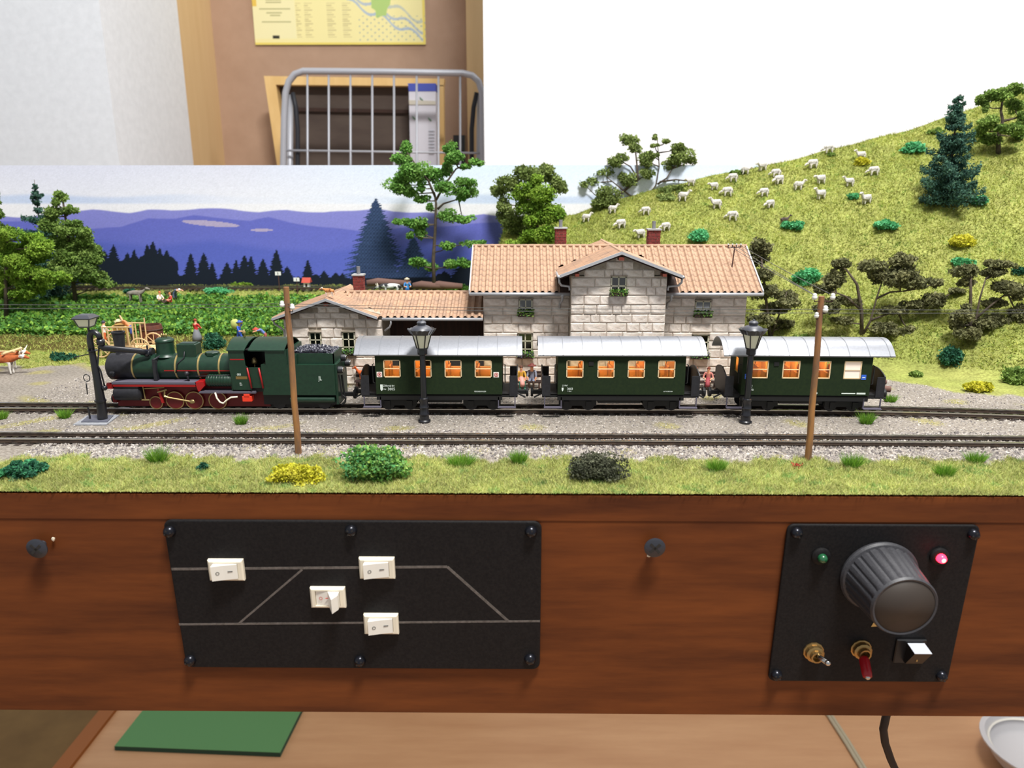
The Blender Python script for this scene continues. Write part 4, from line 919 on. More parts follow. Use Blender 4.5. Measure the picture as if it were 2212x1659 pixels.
    for k in range(9):
        x = -RL+.28+k*(2*RL-.56)/8; m = MB(); vs = []
        for xx in (x-.022, x+.022): vs += [(xx, y*1.004, z+.016) for y, z in ro]
        m.add(vs, [(i, i+1, N_+i+1, N_+i) for i in range(n)]); m.build('roof_seam', 'seam_grey', rf, True)
    m = MB(); m.box(-L2, L2, -1.36, 1.36, 3.28, 3.36); m.build('ceiling_board', 'frame_black', t)
    # frame, bogies
    m = MB(); m.box(-4.35, 4.35, -1.15, 1.15, .86, 1.05); m.box(-L2, L2, -1.25, -1.1, .72, .98); m.box(-1.2, 1.2, -.8, .8, .45, .86); m.build('underframe', 'frame_black', t)
    for bxx in (-2.35, 2.35):
        m = MB(); m.box(bxx-1.05, bxx+1.05, -.95, -.8, .32, .62); m.box(bxx-1.05, bxx+1.05, .8, .95, .32, .62); m.box(bxx-.2, bxx+.2, -.9, .9, .5, .86)
        for s in (-.62, .62): m.box(bxx+s-.16, bxx+s+.16, -1.02, -.9, .2, .6)
        bo = m.build('bogie', 'frame_black', t)
        for s in (-.62, .62):
            for y in (-.58, .58):
                m = MB(); m.lathe((bxx+s, y, .33), [(.36, -.06), (.36, -.02), (.32, 0), (.32, .1)], 20, 'y'); m.build('wheel', 'loco_black', bo, True, angle=40)
    # end platforms
    for s in (-1, 1):
        m = MB(); xa, xb = sorted((s*L2, s*4.35)); m.box(xa, xb, -1.15, 1.15, 1.0, 1.08); m.build('platform', 'frame_black', t)
        prof = []
        for k in range(9): y = -1.18+2.36*k/8; prof.append((y, 2.12+.30*(1-(y/1.18)**2)+.0))
        m = MB(); xa, xb = sorted((s*4.30, s*4.36)); m.prism([(-1.18, 1.0)]+prof+[(1.18, 1.0)], xa, xb, 'x')
        xa, xb = sorted((s*3.90, s*4.36))
        m.prism([(xa, .95), (xb, .95), (xb, 2.1), (xa, 2.1)], -1.2, -1.14); m.prism([(xa, .95), (xb, .95), (xb, 2.1), (xa, 2.1)], 1.14, 1.2); m.build('platform_railing', 'loco_black', t)
        m = MB(); m.tube([(s*3.56, -1.22, 1.7), (s*3.66, -1.22, 1.72), (s*3.66, -1.22, 2.75), (s*3.56, -1.22, 2.78)], .03, 6); m.build('handrail', 'frame_black', t, True)
        m = MB(); xa, xb = sorted((s*3.25, s*4.25)); m.box(xa, xb, -1.42, -1.15, .30, .35)
        for x in (xa+.04, xb-.04-.15*0): m.box(x-.03, x+.03, -1.25, -1.18, .33, .9)
        m.build('step_board', 'tread_grey', t)
        m = MB(); m.box(*sorted((s*4.35, s*4.85)), -.14, .14, .78, .98); m.lathe((s*4.9, 0, .88), [(.26, -.07), (.28, 0), (.26, .07)], 14, 'x'); m.rod((s*4.3, -.5, .95), (s*4.8, -.55, .7), .05); m.rod((s*4.3, .5, .95), (s*4.8, .55, .7), .05); m.build('coupler', 'frame_black', t)
    yf = -hb-.012
    if variant == 1:
        for x in (-3.28, 3.17):
            m = MB(); m.prism([(x-.15, 2.04), (x+.15, 2.04), (x+.15, 2.34), (x-.15, 2.34)], yf, -hb); sg = m.build('class_sign', 'sign_white', t)
            for R_, r_ in ((.115, .08), (.045, 0)):
                m = MB(); k = 20; vs = [(x+R_*math.cos(i*2*math.pi/k), yf-.006, 2.19+R_*math.sin(i*2*math.pi/k)) for i in range(k)]
                if r_: vs += [(x+r_*math.cos(i*2*math.pi/k), yf-.006, 2.19+r_*math.sin(i*2*math.pi/k)) for i in range(k)]; m.add(vs, [(i, (i+1) % k, k+(i+1) % k, k+i) for i in range(k)])
                else: m.add(vs, [tuple(range(k))])
                m.build('red_ring', 'sign_red', sg)
        text('lettering', 'Zillertal', .16, 'white_print', t, (-3.1, yf, 1.50), sx=.9)
        text('lettering', 'B4', .14, 'white_print', t, (-2.62, yf, 1.50))
        text('lettering', 'Nr', .13, 'white_print', t, (-3.08, yf, 1.31))
        text('number', num, .22, 'white_print', t, (-2.86, yf, 1.29), sx=.95)
        m = MB(); m.prism([(-3.26, 1.62), (-3.12, 1.62), (-3.12, 1.34), (-3.19, 1.24), (-3.26, 1.34)], yf, -hb); m.build('crest', 'white_print', t)
        text('lettering', 'PERSONENWAGEN', .10, 'white_print', t, (1.95, yf, 1.2), sx=.75)
    if variant == 2:
        text('lettering', '[-] Pfaff', .12, 'white_print', t, (-3.25, yf, 1.55), sx=.8)
        text('number', num, .18, 'white_print', t, (-2.98, yf, 1.34), sx=.9); text('lettering', '11 Bam', .08, 'white_print', t, (-2.98, yf, 1.24))
        m = MB(); m.prism([(-3.28, 1.46), (-3.18, 1.46), (-3.18, 1.34), (-3.23, 1.24), (-3.28, 1.34)], yf, -hb); m.build('crest', 'white_print', t)
        text('lettering', 'LAST 4.2 PERSONEN', .07, 'white_print', t, (2.35, yf, 1.24), sx=.8)
    if variant in (2, 3):
        m = MB(); m.box(-1.82, -1.55, -hb-.03, -hb, 2.72, 2.95); m.build('vent_grille', 'frame_black', t)
    if variant == 3:
        for x in (-3.22, 3.10):
            m = MB(); m.prism([(x-.13, 1.98), (x+.13, 1.98), (x+.13, 2.26), (x-.13, 2.26)], yf, -hb); sg = m.build('blue_sign', 'sign_blue', t)
            m = MB(); m.prism([(x-.08, 2.08), (x+.08, 2.08), (x+.08, 2.13), (x-.08, 2.13)], yf-.008, yf); m.build('sign_bar', 'white_print', sg)
        text('lettering', 'BB 4572', .11, 'white_print', t, (-3.2, yf, 1.56), sx=.85); text('lettering', 'Stralz', .08, 'white_print', t, (-3.08, yf, 1.47))
        text('number', num, .17, 'white_print', t, (-3.12, yf, 1.30), sx=.9)
        m = MB(); m.prism([(2.0, 1.17), (2.75, 1.17), (2.75, 1.22), (2.0, 1.22)], yf, -hb); m.prism([(2.82, 1.15), (3.3, 1.15), (3.3, 1.24), (2.82, 1.24)], yf, -hb); m.build('lettering_bar', 'white_print', t)
        m = MB(); m.lathe((.62, yf, 1.2), [(.07, 0), (.07, .01), (0.001, .012)], 12, 'y'); m.build('white_dot', 'white_print', t)
    return t
coach('passenger_coach', 'green coach directly behind the locomotive with two red ring signs', 947.5, '3005', 1)
coach('passenger_coach', 'middle green coach between the two ornate street lamps', 1343, '3003', 2)
coach('passenger_coach', 'last green coach with blue signs and one white curtained window', 1744, '3070', 3)
# ================================================================ LOCOMOTIVE
yc = 40.95; YN = 39.72
lx = lambda px, Y=YN: W(px, 800, Y).x
lz = lambda py, Y=YN, px=500: W(px, py, Y).z
LO = thing('steam_locomotive', 'dark green narrow-gauge steam locomotive with red frame and brass bands', 'locomotive', (lx(480), yc, .28))
BR = .74; BZc = lz(792, 40.95, 380)+.02
xs0, xs1, xb1 = lx(234, 40.6), lx(288, 40.4), lx(500, 40.4)
m = MB(); m.lathe((0, yc, BZc), [(0.001, xs0-.02), (.5, xs0-.02), (BR-.04, xs0+.04), (BR+.02, xs0+.1), (BR+.02, xs1)], 36, 'x'); sb = m.build('smokebox', 'loco_black', LO, True, angle=40)
m = MB(); m.lathe((0, yc, BZc), [(.52, xs0-.05), (.48, xs0-.1), (.1, xs0-.14), (.001, xs0-.2)], 24, 'x'); m.build('smokebox_door', 'loco_black', sb, True, angle=40)
m = MB(); m.lathe((0, yc, BZc), [(BR, xs1), (BR, xb1)], 40, 'x'); bo = m.build('boiler', 'loco_green', LO, True, angle=40)
for px in (289, 382, 431, 476):
    x = lx(px, 40.4); m = MB(); m.lathe((0, yc, BZc), [(BR+.015, x-.045), (BR+.03, x-.045), (BR+.03, x+.045), (BR+.015, x+.045)], 40, 'x'); m.build('brass_band', 'brass', bo, True, angle=40)
m = MB(); z = BZc-.08; yy = yc-math.sqrt(BR*BR-.0064)-.01; m.box(lx(345), xb1, yy-.01, yy+.03, z-.022, z+.022); m.build('red_line', 'loco_red', bo)
X = lx(266, 40.95); zt = lz(718, 40.95, 266)
m = MB(); m.lathe((X, yc, BZc+BR-.05), [(.30, 0), (.25, .08), (.25, .2), (.33, zt-BZc-BR), (.36, zt-BZc-BR+.02), (.36, zt-BZc-BR+.1), (.28, zt-BZc-BR+.1), (.22, .3)], 24); m.build('chimney', 'loco_black', LO, True, angle=40)
X = lx(362, 40.95)+.02; zt = lz(729, 40.95, 360)
m = MB(); h = zt-BZc-BR+.1; m.lathe((X, yc, BZc+BR-.12), [(.62, 0), (.50, .12), (.48, .2), (.48, h-.2), (.51, h-.18), (.5, h-.1), (.38, h), (.0011, h+.05)], 30); m.build('steam_dome', 'loco_green', LO, True, angle=50)
m = MB()
for d_ in (-.13, .0, .13): m.lathe((X+d_, yc, BZc+BR-.12+h), [(.05, 0), (.035, .1), (.06, .12), (.05, .2), (.02, .25)], 10)
m.build('safety_valve', 'brass', LO, True)
xa, xb = lx(389, 40.7), lx(430, 40.7); zt = lz(743, 40.7, 400)
m = MB(); m.bbox(xa, xb, yc-.4, yc+.4, BZc+BR-.2, zt, .03); sd = m.build('sand_box', 'loco_green', LO)
m = MB(); m.bbox(xa+.12, xb-.12, yc-.28, yc+.28, zt, zt+.04, .01); m.build('sand_lid', 'loco_green', sd)
m = MB(); m.tube([(xa+.45, yc-.42, zt-.4), (xa+.42, yc-.5, BZc+.6), (xa+.1, yc-.72, BZc+.3), (xa, yc-.8, BZc-.2)], .035, 6); m.build('sand_pipe', 'loco_black', sd, True)
xa, xb = lx(447, 40.9), lx(476, 40.9); m = MB(); m.lathe(((xa+xb)/2, yc, BZc+BR-.05), [(.4, 0), (.4, .14), (.36, .17), (0.001, .18)], 8, ph=.39); m.build('boiler_hatch', 'loco_green', LO)
xa = lx(312, 40.9); m = MB(); m.rod((xa, yc-.1, BZc+BR+.1), (xa+.5, yc-.1, BZc+BR+.1), .17, n=14); m.rod((xa+.5, yc-.1, BZc+BR+.12), (xa+.66, yc-.1, BZc+BR+.12), .24, n=14); m.rod((xa+.35, yc-.1, BZc+.5), (xa+.35, yc-.1, BZc+BR+.5), .05); m.box(xa+.1, xa+.6, yc-.25, yc+.1, BZc+BR-.12, BZc+BR); m.build('turbo_generator', 'loco_black', LO, True, angle=40)
m = MB(); xa = lx(327); m.box(xa-.07, xa+.1, YN+.3, YN+.6, BZc-.8, BZc+.6); m.rod((xa, YN+.35, BZc+.55), (xa+.4, yc, BZc+BR+.1), .06); m.build('air_pump', 'loco_black', LO, True, angle=40)
zr = lz(830)
m = MB(); m.box(lx(237), lx(420), YN, 2*yc-YN, zr-.02, zr+.10); m.build('running_board', 'tread_grey', LO)
m = MB(); m.box(lx(239), lx(418), YN+.02, YN+.08, zr-.16, zr-.02); m.build('board_valance', 'loco_red', LO)
m = MB(); z2 = lz(848); m.prism([(lx(418), zr+.1), (lx(436), zr+.1+.04), (lx(436)+.05, zr-.1), (lx(424), z2)], YN, 2*yc-YN); m.build('board_slope', 'loco_red', LO)
m = MB(); m.box(lx(424), lx(548), YN, 2*yc-YN, z2-.05, z2+.07); m.build('lower_board', 'tread_grey', LO)
m = MB(); xa, xb = lx(440), lx(499); m.lathe((0, YN+.35, lz(823, YN+.2)), [(.3, xa), (.33, xa+.05), (.33, xb-.05), (.3, xb)], 20, 'x'); 
at = m.build('air_tank', 'loco_green', LO, True, angle=40)
m = MB()
for k in range(9): m.lathe((0, YN+.35, lz(823, YN+.2)), [(.335, xa+.12+k*.15), (.35, xa+.14+k*.15), (.35, xa+.18+k*.15), (.335, xa+.2+k*.15)], 20, 'x')
m.build('tank_ribs', 'loco_green', at, True)
m = MB(); m.rod((lx(418), YN+.2, lz(815)), (lx(500), YN+.2, lz(812)), .035); m.ico((lx(397), YN+.3, lz(810)), .13, .1, 2); m.rod((lx(397), YN+.3, lz(810)), (lx(400), YN+.3, lz(826)), .06); m.build('feed_pipe', 'loco_black', LO, True)
# frame, cylinders, wheels
m = MB(); m.box(lx(232), lx(570), yc-.62, yc-.52, .42, zr-.02); m.box(lx(232), lx(570), yc+.52, yc+.62, .42, zr-.02); m.box(lx(232), lx(240), yc-1.1, yc+1.1, .75, 1.15); m.build('main_frame', 'loco_red_shaded', LO)
m = MB(); xa, xb = lx(238), lx(291); m.lathe((0, YN+.36, lz(852, YN+.1)), [(.30, xa-.08), (.42, xa), (.42, xb), (.28, xb+.1), (.1, xb+.12)], 20, 'x'); m.bbox(xa, xb, YN+.1, YN+.75, lz(850), zr-.04, .05); m.build('cylinder', 'loco_black', LO, True, angle=35)
m = MB(); m.box(lx(222), lx(236), yc-1.1, yc+1.1, lz(842), lz(833)); m.build('buffer_beam', 'loco_red', LO)
m = MB(); m.box(lx(212), lx(226), yc-.12, yc+.12, .62, .82); m.lathe((lx(212), yc, .72), [(.26, -.06), (.28, 0), (.26, .05)], 14, 'x'); m.build('coupler', 'frame_black', LO)
for px, py, c_ in ((226, 836, 'loco_red'), (236, 812, 'loco_black')):
    m = MB(); m.lathe((0, YN+.3, lz(py)), [(.05, lx(px)-.15), (.16, lx(px)-.12), (.16, lx(px)+.05), (.1, lx(px)+.1)], 14, 'x'); m.build('front_lamp', c_, LO, True, angle=40)
WX = [lx(329, 40.2), lx(371, 40.2), lx(413, 40.2), lx(464, 40.2)]
for i, x in enumerate(WX):
    R_ = .52 if i else .38; zc = .28+R_
    for y, s in ((yc-.72, 1), (yc+.72, -1)):
        m = MB(); m.lathe((x, y, zc), [(R_, -.05), (R_+.04, .06), (R_-.07, .06), (R_-.07, -.03)], 28, 'y'); m.lathe((x, y, zc), [(.12, -.05), (.12, .04), (.001, .04)], 12, 'y')
        m.lathe((x, y, zc), [(.12, -.05), (.0011, -.07)], 12, 'y'); 
        wo = m.build('wheel', 'loco_red_shaded', LO, True, angle=40)
        m = MB()
        for k in range(10): a = k*math.pi/5; m.rod((x+.1*math.cos(a), y, zc+.1*math.sin(a)), (x+(R_-.06)*math.cos(a), y, zc+(R_-.06)*math.sin(a)), .025, n=5)
        m.build('spokes', 'loco_red', wo)
        m = MB(); m.lathe((x, y-.0, zc), [(R_+.005, -.056), (R_-.05, -.058)], 28, 'y', cap=False); m.build('tyre', 'rod_brass', wo, True)
m = MB(); pa, pb = (lx(345), YN+.18, lz(858)), (lx(404), YN+.18, lz(870)); m.tube([pa, (lx(354), YN+.18, lz(861)), pb], [.07, .045, .05], 6); m.ico(pb, (.16, .06, .12), .1, 2); m.rod((lx(297), YN+.3, lz(843)), (lx(345), YN+.3, lz(840)), .04); m.rod((lx(298), YN+.25, lz(826)), (lx(301), YN+.25, lz(866)), .04); m.rod((lx(293), YN+.25, lz(867)), (lx(310), YN+.25, lz(867)), .05); m.rod((lx(330), YN+.22, lz(850)), (lx(352), YN+.2, lz(844)), .05); m.rod((lx(345), YN+.18, lz(858)), (lx(347), YN+.2, lz(845)), .05)
m.build('connecting_rods', 'rod_brass', LO, True, angle=40)
m = MB(); m.prism([(lx(328), lz(843)), (lx(333), lz(843)), (lx(341), lz(874)), (lx(335), lz(874))], YN+.28, YN+.36); m.build('slide_bracket', 'loco_red', LO)
m = MB(); m.tube([(lx(460), YN-.02, lz(848)), (lx(463), YN-.04, lz(860)), (lx(469), YN-.06, lz(868)), (lx(476), YN-.06, lz(871)), (lx(484), YN-.05, lz(864)), (lx(494), YN-.04, lz(858)), (lx(508), YN-.02, lz(857))], .05, 8); m.build('curved_pipe', 'cream_plastic', LO, True)
m = MB(); m.bbox(lx(517), lx(538), YN+.0, YN+.4, lz(868), lz(856), .03); m.bbox(lx(521), lx(534), YN-.02, YN+.3, lz(857), lz(851), .02); m.build('orange_valve_box', 'loco_orange', LO)
# cab
zc0, zc1 = lz(842, YN, 520), lz(755, YN, 520); xc0, xc1, xcd, xe = lx(496), lx(531), lx(577), lx(722)
zb0 = lz(853); zt0 = lz(788); YF = 2*yc-YN
def side(y0, y1):
    m = MB(); m.prism([(xc0, zc1), (lx(496), lz(800)), (lx(500), lz(842)), (lx(540), lz(842)), (lx(536), lz(794)), (xc1, lz(790)), (lx(529), zc1)], y0, y1)
    return m
side(YN, YN+.06).build('cab_side', 'loco_green', LO); side(YF-.06, YF).build('cab_side', 'loco_green', LO)
for y0, y1 in ((YN+.03, YN+.08), (YF-.08, YF-.03)):
    m = MB(); m.prism([(lx(537), lz(794)), (lx(541), lz(838)), (lx(566), lz(838)), (lx(562), lz(794))], y0, y1); m.build('cab_door', 'loco_green', LO)
m = MB(); m.box(xc0, xc0+.06, YN+.06, YF-.06, z2, zc1); m.build('cab_front', 'loco_green', LO)
m = MB(); m.box(xc0+.1, xe-.4, YN+.2, YF-.2, z2, z2+.5); m.box(xcd-.1, xcd, YN+.1, YF-.1, z2, zt0+.6); m.box(xc0+.1, xcd, YF-.14, YF-.1, z2, zc1); m.box(xc0+.06, xc0+.5, yc-.6, yc+.6, z2, zc1-.3); m.build('cab_interior', 'frame_black', LO)  # black fill, with a panel added across the far side to darken the cab
m = MB(); m.lathe((xc0+1.2, YN+.6, zt0-.05), [(.16, 0), (.17, .1), (.1, .3), (.0011, .35)], 10); m.rod((xc0+1.2, YN+.6, zt0-.6), (xc0+1.2, YN+.6, zt0), .03); m.build('control_stand', 'rod_brass', LO, True)
ro = []
for k in range(13):
    u_ = -1+2*k/12; ro.append((yc+u_*(yc-YN+.06), zc1-.02+.48*(1-abs(u_)**2.0)))
def roofpiece(nm, xA0, xA1, xB0, xB1, mt='loco_green'):
    m = MB(); n = len(ro); vs = []
    for (z_off) in (0, -.06):
        for (fa, fb) in ((0, 1),):
            for j, (y, z) in enumerate(ro): f = j/(n-1); vs.append((xA0+(xB0-xA0)*f, y, z+z_off))
            for j, (y, z) in enumerate(ro): f = j/(n-1); vs.append((xA1+(xB1-xA1)*f, y, z+z_off))
    fs = []
    for k in range(n-1): fs += [(k, k+1, n+k+1, n+k), (2*n+k, 2*n+k+1, 3*n+k+1, 3*n+k), (k, k+1, 2*n+k+1, 2*n+k), (n+k, n+k+1, 3*n+k+1, 3*n+k)]
    fs += [(0, n, 3*n, 2*n), (n-1, 2*n-1, 4*n-1, 3*n-1)]
    m.add(vs, fs); return m.build(nm, mt, LO, True, angle=35)
roofpiece('cab_roof', xc0-.06, lx(532), xc0-.06, lx(532)+.35); roofpiece('cab_roof_rear', lx(540), lx(618), lx(540)+.35, lx(618)+.1)
m = MB(); m.box(xc1, lx(545), YN+.1, YF-.1, zc1-.06, zc1-.02); m.build('roof_opening', 'frame_black', LO)
X = lx(534, 40.9); m = MB(); m.lathe((X, yc, ro[6][1]), [(.06, 0), (.04, .15), (.09, .2), (.09, .3), (.03, .4), (.0011, .45)], 12); m.build('whistle', 'brass', LO, True)
# rear side, window opening and bunker
for y0, y1 in ((YN, YN+.06), (YF-.06, YF)):
    m = MB(); x0, x1 = lx(543), lx(621); zwt, zwb = lz(760), lz(794)
    m.prism([(x0, zc1), (x1, zc1), (x1, zwt+.02), (x0, zwt+.02)], y0, y1)
    a, b = lx(575), lx(621); m.prism([(a+.0, zwt+.02), (b, zwt+.02), (b, zt0), (a, zt0)], y0, y1)
    m.build('cab_rear_side', 'loco_green', LO)
m = MB(); m.box(lx(564), xe, YN, YF, zb0, zt0); m.build('water_bunker', 'loco_green', LO)
xb0, xb1 = lx(612), lx(720); zt1 = lz(764, YN+.25, 660)
m = MB(); yb0 = YN+.28
for (ya, yb) in ((yb0, yb0+.06), (2*yc-yb0-.06, 2*yc-yb0)): m.box(xb0, xb1-.0, ya, yb, zt0, zt1)
m.box(xb1-.06, xb1, yb0, 2*yc-yb0, zt0, zt1); m.box(xb0, xb0+.06, yb0, 2*yc-yb0, zt0, zt1)
m.prism([(xb0+.0, zt0), (xb0+.75, zt0), (xb0+.75, zt1-.05), (xb0, zt1-.05)], YN+.1, yb0); m.build('coal_bunker', 'loco_green', LO)
m = MB(); m.box(xcd+1.3, lx(621), YN+.06, YF-.06, zt0, zc1); m.build('cab_back', 'loco_green', LO)
c = MB()
for k in range(420):
    x = random.uniform(xb0+.1, xb1-.1); y = random.uniform(yb0+.08, 2*yc-yb0-.08); z = zt1-.12+.22*math.sin((x-xb0)/(xb1-xb0)*math.pi)+random.uniform(-.03, .06); c.ico((x, y, z), random.uniform(.05, .10), .35, 1)
c.box(xb0+.06, xb1-.06, yb0+.06, 2*yc-yb0-.06, zt0, zt1-.12); co = c.build('coal', 'coal', LO); co['kind'] = 'stuff'
m = MB()
for (x_, y_) in (((lx(535), lx(541)), 0), ((lx(560), lx(566)), 0)): m.rod((x_[0], YN-.05, lz(794)), (x_[1], YN-.05, lz(838)), .05, n=8)
m.build('red_handrail', 'loco_red', LO, True)
m = MB(); m.box(lx(499), lx(529), YN-.012, YN, lz(777.5), lz(775.5)); m.build('red_line', 'loco_red', LO)
text('lettering', '083', .17, 'white_print', LO, (lx(511), YN-.012, lz(811)), sx=.9)
m = MB(); m.box(lx(508), lx(533), YN-.012, YN, lz(819), lz(813)); m.build('name_plate', 'brass_nut', LO)
text('lettering', 'BR\nZell', .10, 'white_print', LO, (lx(515), YN-.012, lz(829)), sx=.9)
text('lettering', 'JL', .34, 'white_print', LO, (lx(687), YN-.012, lz(821)), sx=.7)
m = MB(); m.lathe((0, YN+.16, lz(863, YN+.1)), [(.15, lx(621)), (.18, lx(622)), (.18, lx(718)), (.15, lx(719))], 16, 'x'); m.build('lower_tank', 'loco_green', LO, True, angle=40)
m = MB(); m.box(lx(560), xe+.1, yc-.9, yc+.9, .62, zb0); m.box(lx(560), xe-.4, yc-.55, yc+.55, .35, .7); m.build('rear_frame', 'frame_black', LO)
for px in (590, 690):
    for y in (yc-.6, yc+.6):
        m = MB(); m.lathe((lx(px), y, .28+.38), [(.38, -.05), (.38, .05), (.1, .05)], 20, 'y'); m.build('wheel', 'loco_black', LO, True, angle=40)
m = MB(); m.box(xe, xe+.12, YN+.1, YF-.1, .7, zt0); m.build('rear_wall', 'loco_green', LO)
for y in (YN+.35, yc, YF-.35):
    z = zt0-.35 if y != yc else zt0+.15
    m = MB(); m.lathe((0, y, z), [(.12, xe+.1), (.2, xe+.14), (.2, xe+.34), (.17, xe+.4)], 16, 'x'); lb = m.build('rear_lamp', 'loco_black', LO, True, angle=40)
    m = MB(); m.lathe((0, y, z), [(.17, xe+.4), (.12, xe+.45), (.0011, xe+.47)], 14, 'x'); m.build('lamp_lens', 'chrome', lb, True)
m = MB(); z = .95; m.rod((xe+.2, YN+.2, zt0-.6), (xe+.3, YN+.25, 1.0), .05); m.rod((xe+.25, YN+.6, zt0-.7), (xe+.35, YN+.6, .9), .06); m.tube([(xe+.2, YN+.4, 1.2), (xe+.45, YN+.4, 1.0), (xe+.4, YN+.4, .75), (xe+.2, YN+.4, .6)], .06); m.box(xe+.1, xe+.75, yc-.14, yc+.14, .9, 1.1); m.lathe((xe+.8, yc, 1.0), [(.26, -.07), (.28, 0), (.26, .07)], 14, 'x'); m.build('rear_coupler', 'frame_black', LO, True, angle=40)
# ================================================================ STREET LAMPS
def street_lamp(px, py, label, lean=0):
    b = W(px, py, 38.8); x, y, z = b.x, 38.8, 0
    t = thing('street_lamp', label, 'street lamp', (x, y, 0), 'ornate black street lamps before the train')
    zt = W(px, 690, 38.8).z; f = zt/5.75
    m = MB(); m.lathe((x, y, 0), [(.34, 0), (.34, .1), (.27, .16), (.25, .4), (.28, .44), (.28, .5), (.24, .56), (.24, .82), (.27, .86), (.24, .92), (.22, 1.2), (.25, 1.26), (.25, 1.36), (.18, 1.4)], 18); m.build('base', 'lamp_black', t, True, angle=35)
    zl = zt-1.58
    m = MB(); m.lathe((x, y, 0), [(.17, 1.38), (.155, zl-.35), (.15, zl-.3)], 14); m.build('post', 'lamp_black', t, True, angle=40)
    m = MB(); m.lathe((x, y, 0), [(.15, zl-.36), (.26, zl-.3), (.27, zl), (.30, zl+.02)], 6); m.build('collar', 'lamp_black', t)
    g = MB(); g.lathe((x, y, 0), [(.27, zl+.02), (.50, zl+.85)], 6); gl = g.build('lamp_glass', 'lamp_glass', t)
    m = MB()
    for k in range(6):
        a = k*math.pi/3; m.rod((x+.28*math.cos(a), y+.28*math.sin(a), zl), (x+.52*math.cos(a), y+.52*math.sin(a), zl+.87), .035, n=5)
        a2 = a+math.pi/3; m.rod((x+.28*math.cos(a), y+.28*math.sin(a), zl+.03), (x+.28*math.cos(a2), y+.28*math.sin(a2), zl+.03), .035, n=5)
    m.build('glazing_bars', 'lamp_black', gl)
    m = MB(); n = 36; vs = []
    for k in range(n):
        a = 2*math.pi*k/n; rr = 1.0+(.05 if k % 2 else 0)+.06*(math.cos(6*a)); vs += [(x+.54*rr*math.cos(a), y+.54*rr*math.sin(a), zl+.80), (x+.72*rr*math.cos(a), y+.72*rr*math.sin(a), zl+1.06+.03*(k % 2)), (x+.60*math.cos(a), y+.60*math.sin(a), zl+1.0)]
    m.add(vs, [(3*k+j, 3*((k+1) % n)+j, 3*((k+1) % n)+j+1, 3*k+j+1) for k in range(n) for j in (0, 1)]); m.build('scalloped_rim', 'lamp_black', t)
    m = MB(); m.lathe((x, y, zl), [(.60, .98), (.55, 1.08), (.42, 1.2), (.27, 1.26), (.22, 1.28), (.24, 1.34), (.25, 1.42), (.17, 1.5), (.06, 1.53), (.06, 1.58), (.001, 1.60)], 24); m.build('lamp_cap', 'lamp_cowl', t, True, angle=50)
street_lamp(917, 912, 'ornate black street lamp in front of the first coach')
street_lamp(1610, 914, 'ornate black street lamp in front of the last coach')
# ================================================================ WATER CRANE
b = W(222, 905, 38.9); y = 38.9; x = b.x
t = thing('water_crane', 'black water crane with a bent pipe and a lantern beside the locomotive', 'water crane', (x, y, 0))
pw = lambda px, py, Y=38.9: tuple(W(px, py, Y))
q = [WZ(172, 915, .05), WZ(243, 915, .05), WZ(272, 894, .05), WZ(205, 894, .05)]
m = MB(); m.hexa([(p.x-.25, p.y-.2, -.05) for p in q]+[(p.x-.25, p.y-.2, .06) for p in q]); m.build('concrete_pad', 'concrete', t)
q = [WZ(175, 912, .07), WZ(232, 912, .07), WZ(245, 898, .07), WZ(192, 898, .07)]
m = MB(); m.hexa([(p.x, p.y, .0) for p in q]+[(p.x, p.y, .1) for p in q]); m.build('base_plate', 'plate_grey', t)
top = W(197, 738, 38.9)
m = MB(); m.tube([(x, y, .08), pw(218, 868), pw(210, 820), pw(199, 760)], [.26, .25, .2, .17], 14); m.lathe((W(217, 866, y).x, y, W(217, 866, y).z-.05), [(.2, 0), (.3, .02), (.3, .12), (.2, .14)], 16); m.lathe((W(202, 775, y).x-.0, y, W(202, 755, y).z-.1), [(.14, 0), (.27, .03), (.27, .06), (.14, .08)], 14); m.build('column', 'lamp_black', t, True, angle=40)
m = MB(); m.tube([pw(199, 762), pw(195, 740), pw(194, 725), pw(198, 718), pw(205, 717), pw(212, 723), pw(217, 733)], [.17, .165, .16, .16, .15, .15, .15], 12); m.build('goose_neck', 'lamp_black', t, True)
m = MB(); m.tube([pw(217, 733), pw(218, 745)], .21, 12); m.tube([pw(216, 745), pw(225, 752, 39.0), pw(262, 755, 39.6), pw(300, 758, 40.2), pw(318, 763, 40.4)], [.19, .17, .16, .16, .18], 12); m.ico(pw(318, 764, 40.4), .19, 0, 2); m.build('swing_arm', 'lamp_black', t, True)
m = MB(); m.tube([pw(214, 748), pw(211, 790), pw(217, 800), pw(227, 838)], .045, 6); m.ico(pw(226, 838), (.15, .15, .15), .1, 2); m.build('pull_rod', 'lamp_black', t, True)
m = MB(); m.rod(pw(160, 772), pw(205, 762), .03, n=6); m.rod(pw(186, 826), pw(189, 852), .03, n=6)
k = 14; c_ = W(200, 814, 38.9); m.tube([(c_.x-.18+.17*math.cos(a_*2*math.pi/k), y-.25, c_.z+.2*math.sin(a_*2*math.pi/k)) for a_ in range(k+1)], .025, 5); m.build('valve_lever', 'lamp_black', t, True)
m = MB(); m.rod(pw(190, 880), pw(195, 905), .05, n=6); m.build('short_post', 'lamp_black', t)
cL = W(187, 704, 38.9)
m = MB(); m.rod(pw(193, 722), pw(190, 706), .06); m.build('lantern_stem', 'lamp_black', t)
def frus(m, x, y, z0, z1, a0_, a1_): m.hexa([(x-a0_, y-a0_, z0), (x+a0_, y-a0_, z0), (x+a0_, y+a0_, z0), (x-a0_, y+a0_, z0), (x-a1_, y-a1_, z1), (x+a1_, y-a1_, z1), (x+a1_, y+a1_, z1), (x-a1_, y+a1_, z1)])
